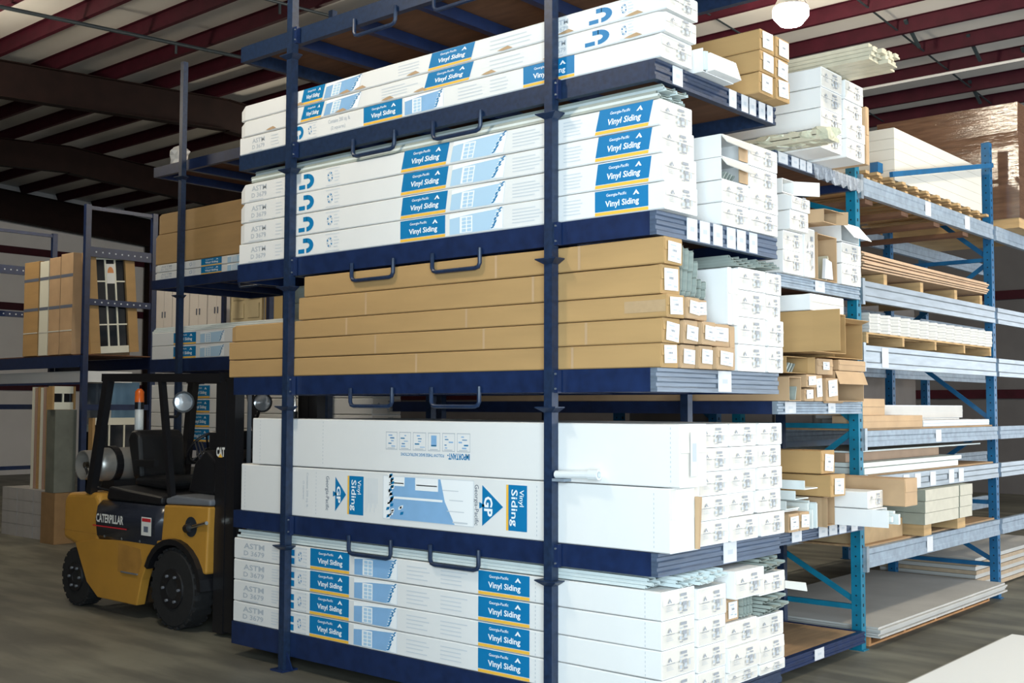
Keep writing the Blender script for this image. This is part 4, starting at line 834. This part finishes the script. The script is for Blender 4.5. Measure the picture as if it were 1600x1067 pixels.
# counterweight
FB().prism([(-1.96,.62),(-1.96,.98),(-1.90,1.06),(-1.36,1.085),(-1.30,1.02),(-1.30,.60),(-1.60,.55)],'y',-.53,.53).b('counterweight',cy_,bev=.05)
FB().box(-1.955,-.531,.70,-1.32,-.5295,.708).b('counterweight_seam',cyd)
# frame with step and wheel arches: side plates near and far, joined by a floor
side=[(-1.70,.60),(-1.47,.25),(-1.27,.13),(-.60,.13),(-.53,.36),(-.42,.56),(-.25,.68),(-.10,.72),(-.10,.74),(-.34,.72),(-1.36,.655)]
for sg in (-1,1): FB().prism(side,'y',sg*.50-.045,sg*.50+.045).b('side_frame',cy_,bev=.012)
FB().box(-1.3,-.45,.16,-.45,.45,.30).b('chassis',blk)
st=FB().prism([(-.92,.40),(-.58,.40),(-.52,.52),(-.55,.63),(-.92,.66)],'y',-.5475,-.5455).b('step_recess',cyd)
FB().box(-.85,-.56,.40,-.58,-.5476,.412).b('step_tread',gcowl)
# cowl with fender
FB().prism([(-.24,.72),(-.10,.72),(.12,.70),(.28,.62),(.36,.50),(.44,.50),(.47,1.06),(-.20,1.04)],'y',-.54,.54).b('cowl',cy_,bev=.02)
FB().prism([(-.19,1.045),(.47,1.065),(.47,1.12),(-.05,1.13),(-.19,1.10)],'y',-.53,.53).b('cowl_top',gcowl,bev=.02)
for sg in (-1,1):
    a=FB(); n=12; o_=[];i_=[]
    for k in range(n+1):
        t=math.pi*(.02+.86*k/n); o_.append((.445*math.cos(t),.34+.425*math.sin(t))); i_.append((.395*math.cos(t),.34+.375*math.sin(t)))
    for k in range(n): a.prism([o_[k],o_[k+1],i_[k+1],i_[k]],'y',sg*.47-.12,sg*.47+.09)
    a.b('fender',blk)
FB().lathe([(.0,-.002),(.085,-.002),(.085,.003),(.0,.003)],(.22,-.543,.88),(0,-1,0),18).b('cowl_opening',hole)
FB().cyl((.14,-.53,.86),(.22,-.548,.875),.04,12).b('tilt_cylinder',blk); FB().cyl((.22,-.548,.875),(.47,-.56,.93),.016,10).b('tilt_rod',chrome)
# hood
R=[]
for k,(z,gx,gy) in enumerate(((.665,.0,.0),(.70,.03,.02),(.85,.05,.035),(.97,.03,.02),(1.02,-.02,-.02))):
    x0,x1=-1.34-gx*.3,-.25+gx*.6; y=.535+gy; c=.07
    R.append([(x0+c,-y,z),(x1-c,-y,z),(x1,-y+c,z),(x1,y-c,z),(x1-c,y,z),(x0+c,y,z),(x0,y-c,z),(x0,-y+c,z)])
hood=FB().ring(R).b('hood',hoodm,smooth=True)
a=FB(); O=Vector((0,-.5725,0)); text(a,'CATERPILLAR',O,(1,0,0),(0,0,1),-1.27,.825,-.80,.905,0,.03); a.quad(O,(1,0,0),(0,0,1),-1.33,.785,-.74,.797,1); a.b('name_plate',[wh,redp],hood)
a=FB(); a.quad(O,(1,0,0),(0,0,1),-.50,.76,-.34,.92,0); a.quad(O+Vector((0,-.0008,0)),(1,0,0),(0,0,1),-.49,.88,-.35,.91,1); a.quad(O+Vector((0,-.0008,0)),(1,0,0),(0,0,1),-.46,.79,-.39,.84,2); a.b('warning_sticker',[wh,redp,ink],hood)
for x in (-1.15,-.85,-.55): FB().lathe([(.0,.0),(.012,.0),(.012,.006),(.0,.008)],(x,-.55,.70),(0,-1,0),8).b('hood_rivet',galv,hood)
FB().prism([(-1.24,1.022),(-.30,1.022),(-.30,1.10),(-1.20,1.15)],'y',-.50,.50).b('seat_deck',blk,bev=.03)
# seat
seat=FB().prism([(-1.20,1.152),(-.62,1.125),(-.58,1.20),(-.66,1.25),(-1.16,1.235)],'y',-.25,.25).b('seat_cushion',vin,bev=.04)
FB().prism([(-1.20,1.20),(-1.06,1.22),(-1.12,1.62),(-1.18,1.67),(-1.27,1.66),(-1.32,1.58)],'y',-.25,.25).b('seat_backrest',vin,bev=.05)
for sg in (-1,1): FB().bar((-1.1,sg*.28,1.36),(-.75,sg*.28,1.37),.05,.06).b('armrest',vin)
# gas tank lying across the counterweight
tz=1.33; tx=-1.64
tank=FB().lathe([(.02,-.44),(.09,-.43),(.145,-.39),(.16,-.33),(.16,.36),(.13,.42),(.0,.45)],(tx,0,tz),(0,1,0),28).b('gas_tank',steel,smooth=True)
FB().lathe([(.128,-.52),(.140,-.52),(.140,-.37),(.128,-.37)],(tx,0,tz),(0,1,0),24,closed=True).b('tank_collar',steel,tank,smooth=True)
for y in (-.22,.2): FB().lathe([(.161,y-.035),(.176,y-.035),(.176,y+.035),(.161,y+.035)],(tx,0,tz),(0,1,0),24,closed=True).b('tank_strap',blk,tank)
FB().cyl((tx,-.5,tz),(tx,-.43,tz),.03,10).b('tank_valve',chrome,tank)
FB().prism([(tx-.14,1.088),(tx+.14,1.088),(tx+.10,1.18),(tx-.10,1.18)],'y',-.25,.25).b('tank_cradle',blk)
FB().tube([(tx+.0,-.49,tz-.02),(tx+.1,-.50,tz-.12),(tx+.2,-.46,1.12),(tx+.33,-.42,1.10)],.012,8).b('gas_hose',blk)
# overhead guard
for sg in (-1,1):
    FB().bar((-1.50,sg*.50,1.07),(-1.30,sg*.46,2.14),.07,.09,up=(1,0,0)).b('rear_pillar',blk)
    FB().bar((-.14,sg*.50,1.09),(-.40,sg*.46,2.14),.05,.055,up=(1,0,0)).b('front_pillar',blk)
    FB().bar((-1.38,sg*.46,2.16),(.52,sg*.46,2.13),.06,.075).b('roof_rail',blk)
for k in range(9): x=-1.34+.225*k; FB().bar((x,-.43,2.165-.015*k/8),(x,.43,2.165-.015*k/8),.02 if 0<k<8 else .06,.05).b('roof_bar',blk)
for sg in (-1,1):
    h=FB().lathe([(.0,-.075),(.05,-.07),(.088,-.02),(.094,.012),(.080,.012),(.078,.0)],(-.12,sg*.42,1.93),(.92,-.38,0),18).b('headlamp',blk,smooth=True)
    FB().lathe([(.077,.001),(.06,.006),(.0,.009)],(-.12,sg*.42,1.93),(.92,-.38,0),18).b('lens',lens,h,smooth=True)
    FB().tube([(-.16,sg*.42,1.86),(-.2,sg*.43,1.80),(-.27,sg*.46,1.80)],.014,8).b('bracket',blk,h)
FB().cyl((-1.36,-.10,1.66),(-1.36,-.10,1.86),.042,12).b('beacon_post',wh); FB().cyl((-1.36,-.10,1.861),(-1.36,-.10,1.93),.045,12).b('beacon_base',blk); FB().lathe([(.045,0),(.043,.10),(.02,.13),(.0,.13)],(-1.36,-.10,1.931),(0,0,1),14).b('beacon_lens',amber,smooth=True)
# steering
FB().prism([(-.22,1.13),(.2,1.13),(.22,1.42),(.05,1.52),(-.12,1.40)],'y',-.30,.30).b('dashboard',blk,bev=.03)
FB().cyl((-.2,.05,1.33),(-.42,.05,1.50),.025,10).b('steering_column',blk)
rg=[]; C0=Vector((-.43,.05,1.51)); ax=Vector((-.75,0,.66)).normalized(); e1=Vector((0,1,0)); e2=ax.cross(e1)
FB().tube([C0+(e1*math.cos(t)+e2*math.sin(t))*.19 for t in [2*math.pi*k/24 for k in range(25)]],.014,8).b('steering_wheel',blk,smooth=True)
for k in range(3): FB().cyl(C0,C0+(e1*math.cos(2.1*k)+e2*math.sin(2.1*k))*.18,.009,6).b('wheel_spoke',blk)
for k in range(3): FB().cyl((-.05+.06*k,-.28,1.40),(-.14+.05*k,-.28,1.58),.008,6).b('control_lever',blk)
FB().box(.18,-.36,1.52,.36,.30,1.68).b('instrument_hood',blk,bev=.02)
# mast
for sg in (-1,1):
    y=sg*.43
    r=FB().prism([(.46,.03),(.60,.03),(.60,2.10),(.46,2.10)],'y',y-.05,y+.05).b('mast_outer_rail',blk)
    FB().prism([(.605,.05),(.72,.05),(.72,2.12),(.605,2.12)],'y',y-.045,y+.045).b('mast_inner_rail',blk)
    FB().cyl((.50,sg*.30,.10),(.50,sg*.30,1.85),.035,12).b('lift_cylinder',blk); FB().cyl((.50,sg*.30,1.85),(.50,sg*.30,2.08),.022,10).b('lift_rod',chrome)
    FB().box(.555,sg*.22-.015,.3,.575,sg*.22+.015,2.05).b('lift_chain',gcowl)
    FB().box(.44,sg*.43-.04,.62,.458,sg*.43+.04,.66).b('mast_bracket',galv)
for z in (.12,1.15,2.06): FB().box(.47,-.378,z-.05,.53,.378,z+.05).b('mast_crossmember',blk)
a=FB(); O=Vector((0,-.4815,0)); text(a,'CAT',O,(1,0,0),(0,0,1),.475,1.475,.595,1.555,0,.05); a.poly(O+Vector((0,-.0008,0)),(1,0,0),(0,0,1),[(.505,1.47),(.565,1.47),(.535,1.505)],1); a.b('maker_badge',[wh,yellow])
FB().box(.73,-.46,.10,.775,.46,.18).box(.73,-.46,.42,.775,.46,.50).b('carriage',blk)
for sg in (-1,1):
    FB().prism([(.78,.50),(.815,.50),(.815,.07),(1.75,.045),(1.75,.03),(.78,.03)],'y',sg*.20-.05,sg*.20+.05).b('fork',blk)
for y in (-.44,-.22,0,.22,.44): FB().bar((.75,y,.50),(.75,y,1.0),.03,.03,up=(1,0,0)).b('backrest_bar',blk)
FB().bar((.75,-.46,1.015),(.75,.46,1.015),.03,.03).b('backrest_rail',blk)
# wheels
def wheel(x,y,r,w,sg,nm):
    t=FB(); n=36
    t.lathe([(r*.52,-w/2),(r*.9,-w/2),(r*.985,-w/2+.03),(r,-w*.2),(r,w*.2),(r*.985,w/2-.03),(r*.9,w/2),(r*.52,w/2)],(x,y,r),(0,1,0),n)
    for k in range(22):
        a_=2*math.pi*k/22
        for q_ in (-1,1):
            c=Vector((x+math.cos(a_)*r*.985,y+q_*w*.25,r+math.sin(a_)*r*.985))
            rad=Vector((math.cos(a_),0,math.sin(a_))); tn=Vector((-math.sin(a_),0,math.cos(a_))); ay=Vector((0,1,0))
            P=[c+tn*u*.026+ay*v*w*.22+rad*d for d in (-.02,.004) for u,v in ((-1,-1),(1,-1),(1,1),(-1,1))]; t.hexa(P)
    W=t.b(nm,rub)
    FB().lathe([(.0,-.02),(r*.22,-.02),(r*.25,.02),(r*.48,.03),(r*.53,-.02),(r*.53,-.06)],(x,y+sg*w*.42,r),(0,sg,0),20).b('hub',blk,W,smooth=True)
    for k in range(6): a_=k*math.pi/3; FB().cyl((x+math.cos(a_)*r*.34,y+sg*(w*.42+.025),r+math.sin(a_)*r*.34),(x+math.cos(a_)*r*.34,y+sg*(w*.42+.045),r+math.sin(a_)*r*.34),.012,6).b('wheel_nut',gcowl,W)
for sg in (-1,1): wheel(0,sg*.47,.345,.20,sg,'front_wheel'); wheel(-1.70,sg*.44,.275,.17,sg,'rear_wheel')
FB().cyl((0,-.37,.345),(0,.37,.345),.05,10).b('front_axle',blk); FB().cyl((-1.70,-.35,.275),(-1.70,.35,.275),.04,10).b('rear_axle',blk)
FB().box(-1.66,-.44,.45,-1.35,.44,.60).b('axle_mount',blk)
# ================================================================= rack E with window units, far left
XE,YE0,YE1=-11.4,2.83,3.88
rackE=thing('pallet_rack','dark blue rack with window units at the far left','pallet rack',(-12.9,3.35,0))
for xe in (XE,-14.4):
    for y in (YE0,YE1): MB().box(xe-.035,y-.04,0,xe+.035,y+.04,4.72).build('upright_post',navy,rackE)
    for z,h in ((4.68,.05),(4.06,.14),(3.35,.09),(1.87,.08),(.9,.06)):
        s=MB().box(xe-.02,YE0+.041,z-h/2,xe+.02,YE1-.041,z+h/2).build('strut',navy,rackE)
        if h in(.14,.09):
            a=MB()
            for k in range(9): a.cyl((xe+.0205,YE0+.13+.1*k,z),(xe+.0215,YE0+.13+.1*k,z),.012,8)
            a.build('punched_holes',greyl,s)['kind']='stuff'
for z0,z1 in ((2.43,2.60),):
    for y in (YE0-.045,YE1+.045): MB().box(-14.36,y-.003,z0,XE-.036,y+.003+.0,z1).box(-14.36,y-.02,z0,XE-.036,y+.02,z0+.02).build('beam',navy,rackE)
    MB().box(-14.36,YE0-.04,z1+.001,XE+.03,YE1+.04,z1+.015).build('deck',plyd,rackE)
MB().box(-14.36,YE0-.02,2.19,XE-.036,YE0+.02,2.22).build('beam',navy,rackE)
glass=mat('dark_window_glass',(.012,.014,.018),.06,spec=.8); frame=mat('white_window_frame',(.74,.72,.60),.45)
def unit(label,x,y0,y1,z0,z1,lean,name='window_unit',cols=3,rows=4,edge=.15,group=None,sticker=False):
    """glazed unit facing +X, cardboard strips at the edges, leaning back"""
    t=thing(name,label,'window',(x,(y0+y1)/2,z0),group); H_=z1-z0
    for a_,b_ in ((y0,y0+edge),(y1-edge,y1)): MB().box(x-.09,a_,z0,x+.02,b_,z1).build('cardboard_edge',kraft,t)
    MB().box(x-.07,y0+edge+.001,z1-.10,x+.01,y1-edge-.001,z1).build('top_rail',frame,t); MB().box(x-.07,y0+edge+.001,z0,x+.01,y1-edge-.001,z0+.10).build('bottom_rail',frame,t)
    MB().box(x-.03,y0+edge+.001,z0+.101,x-.02,y1-edge-.001,z1-.101).build('glass',glass,t)
    W=y1-y0-2*edge
    for k in range(1,cols): y=y0+edge+W*k/cols; MB().box(x-.019,y-.012,z0+.101,x-.005,y+.012,z1-.101).build('glazing_bar',frame,t)
    for k in range(1,rows): z=z0+.1+(H_-.2)*k/rows; MB().box(x-.019,y0+edge+.002,z-.010,x-.0055,y1-edge-.002,z+.010).build('glazing_bar',frame,t)
    if sticker:
        a=MB().box(x-.0045,y0+edge+W*.36,z1-.44,x-.001,y0+edge+W*.64,z1-.16); a.poly((x-.0005,0,0),(0,1,0),(0,0,1),[(y0+edge+W*(.5+.11*math.cos(q)),z1-.29+.09*math.sin(q)) for q in [math.pi*k/8 for k in range(9)]],1); a.build('sticker',[wh,canm],t)
    if lean: t.rotation_euler=(math.radians(lean),0,0)
    return t
unit('cardboard-edged window unit with a sticker leaning in the far left rack',XE-.10,2.97,3.72,2.652,4.09,4.5,cols=3,rows=4,sticker=True)
strapm=mat('white_strap',(.7,.68,.6),.5)
for k,(x0,x1,mm,lb,z1) in enumerate(((-12.0,-11.66,kraft2,'tall brown wrapped unit next to the far left rack post',4.06),(-12.34,-12.02,kraft2,'tall brown wrapped unit second from the far left rack post',4.03),(-12.62,-12.36,frame,'white framed unit third from the far left rack post',4.0),(-13.1,-12.66,kraft,'tall brown wrapped unit fourth from the far left rack post',4.02))):
    c=carton('wrapped_unit',lb,x0,x1,YE0-.06,YE1-.2,2.617,z1,mm,'units standing on the far left rack',cat='wrapped unit',endp=None,flaps=False)
    for z in (3.72,3.28): MB().box(x0-.001,YE0-.062,z,x1+.001,YE0-.0605,z+.045).build('print_band',ink,c)
    MB().box(x0-.001,YE0-.064,2.95,x1+.001,YE0-.0625,2.965).build('strap',strapm,c)
# units standing on the floor below
unit('white framed window unit standing on the floor behind the gas tank, front one',-11.50,3.02,3.80,.5,1.72,0,cols=3,rows=2,edge=.04)
unit('white framed window unit standing on the floor behind the gas tank, rear one',-11.75,3.02,3.80,.5,1.62,0,cols=2,rows=2,edge=.04)
tag(MB().box(-12.1,3.0,0,-11.47,3.83,.5-.003).build('crate',kraftd,None,(-11.8,3.5,0)),'dark brown crate under the floor-standing window units','crate')
bpan=mat('blue_foam_panel',(.16,.30,.45),.6,var=.1)
tag(MB().box(-12.4,3.72,.002,-12.33,4.25,2.25).build('foam_slab',bpan,None,(-12.37,4,.002)),'light blue panel standing upright beyond the forklift','panel')
tag(MB().box(-12.5,3.45,.002,-12.43,3.71,2.24).build('door_slab',mat('grey_door',(.10,.12,.15),.5),None,(-12.47,3.58,.002)),'dark grey panel standing beside the light blue one','panel')
tag(MB().box(-12.3,3.62,.002,-12.2,3.71,2.26).build('column_wrap',mat('pale_grey_post',(.5,.5,.46),.5),None,(-12.25,3.66,.002)),'pale grey square column leaning before the dark grey panel','column')
for k in range(6): tag(MB().box(-12.62+.085*k,2.70,.70,-12.555+.085*k,2.76,2.16-.01*(k%2)).build('trim_board',[frame,mat('pinkish_trim',(.42,.27,.2),.6),kraft][k%3],None,(-12.59+.085*k,2.73,.70)),f'upright trim board under the far left rack, {["first","second","third","fourth","fifth","sixth"][k]} from the left','trim board','upright trim boards')
lgm=mat('pale_grey_bundle',(.42,.40,.39),.7,var=.15,scale=6)
for j in range(4):
    for i in range(3): tag(MB().box(-13.3+.48*i,2.62,.002+.174*j,-12.84+.48*i,3.0,.172+.174*j).build('shingle_bundle',lgm,None,(-13.07+.48*i,2.8,.002+.174*j)),f'pale bundle on the floor at the far left, {rank(j,4)} in the {["left","middle","right"][i]} column','bundle','pale bundles at the far left')
carton('cardboard_carton','brown carton standing on end under the far left rack',-12.05,-11.86,2.64,2.9,.70,1.95,kraft,endp=None,flaps=False)
unit('small window with greenish glass under the far left rack',-11.52,2.43,2.77,1.84,2.16,0,cols=2,rows=1,edge=.03)
tag(MB().box(-11.70,2.46,.70,-11.46,2.77,1.835).build('window_crate',mat('grey_green_crate',(.16,.17,.14),.6,var=.3,scale=5),None,(-11.58,2.7,.70)),'grey-green crate carrying the small window','crate')
tag(MB().box(-11.80,2.46,.002,-11.42,2.77,.697).build('base_crate',kraftd,None,(-11.6,2.7,.002)),'low brown crate under the grey-green crate','crate')
tag(MB().box(-14.3,2.86,2.225,-11.45,3.6,2.38).build('long_carton',white,None,(-12.9,3.2,2.225)),'long white carton tucked under the far left shelf','carton')
# white cabinets and doors on a rack farther back
rackG=thing('pallet_rack','dark rack carrying white cabinets behind the blue-labelled cartons','pallet rack',(-11.5,5.6,0))
for x in (-13.3,-10.15):
    for y in (5.05,6.0): MB().box(x-.04,y-.04,0,x+.04,y+.04,3.9).build('upright_post',navy,rackG)
MB().box(-11.24,4.955,0,-11.17,5.005,3.75).build('upright_post',navy,rackG)
for y in (5.05,6.0): MB().box(-13.26,y-.025,3.02,-10.19,y+.025,3.14).build('beam',navy,rackG)
MB().box(-13.26,5.08,3.141,-10.19,5.97,3.16).build('deck',plyd,rackG)
cab=mat('white_cabinet',(.78,.74,.70),.5); cream=mat('cream_door',(.80,.68,.42),.5)
for k in range(4):
    x0=-13.2+.49*k; c=tag(MB().box(x0,5.06,3.162,x0+.475,5.5,3.80).build('wall_cabinet',cab,None,(x0+.24,5.3,3.162)),f'white wall cabinet in the background row, {["leftmost","second","third","rightmost"][k]} of four','cabinet','white wall cabinets')
    for i in range(2):
        d=MB().box(x0+.008+.234*i,5.045,3.17,x0+.234+.234*i,5.059,3.79).build('cabinet_door',cab,c); MB().box(x0+(.19 if i==0 else .27),5.032,3.33,x0+(.205 if i==0 else .285),5.0445,3.43).build('handle',ink,d)
dd=tag(MB().box(-11.16,5.06,3.162,-10.36,5.10,3.80).build('panel_door',cream,None,(-10.8,5.08,3.162)),'cream panelled door lying sideways in the background','door')
for i in range(2):
    for j in range(2): MB().box(-11.08+.38*i,5.048,3.22+.28*j,-10.80+.38*i,5.0595,3.44+.28*j).build('raised_panel',cream,dd)
tag(MB().box(-10.34,5.10,3.162,-10.22,5.5,3.78).build('door_jamb',mat('bare_wood',(.45,.32,.13),.7),None,(-10.28,5.3,3.162)),'bare wooden door jamb beside the cream door','door jamb')
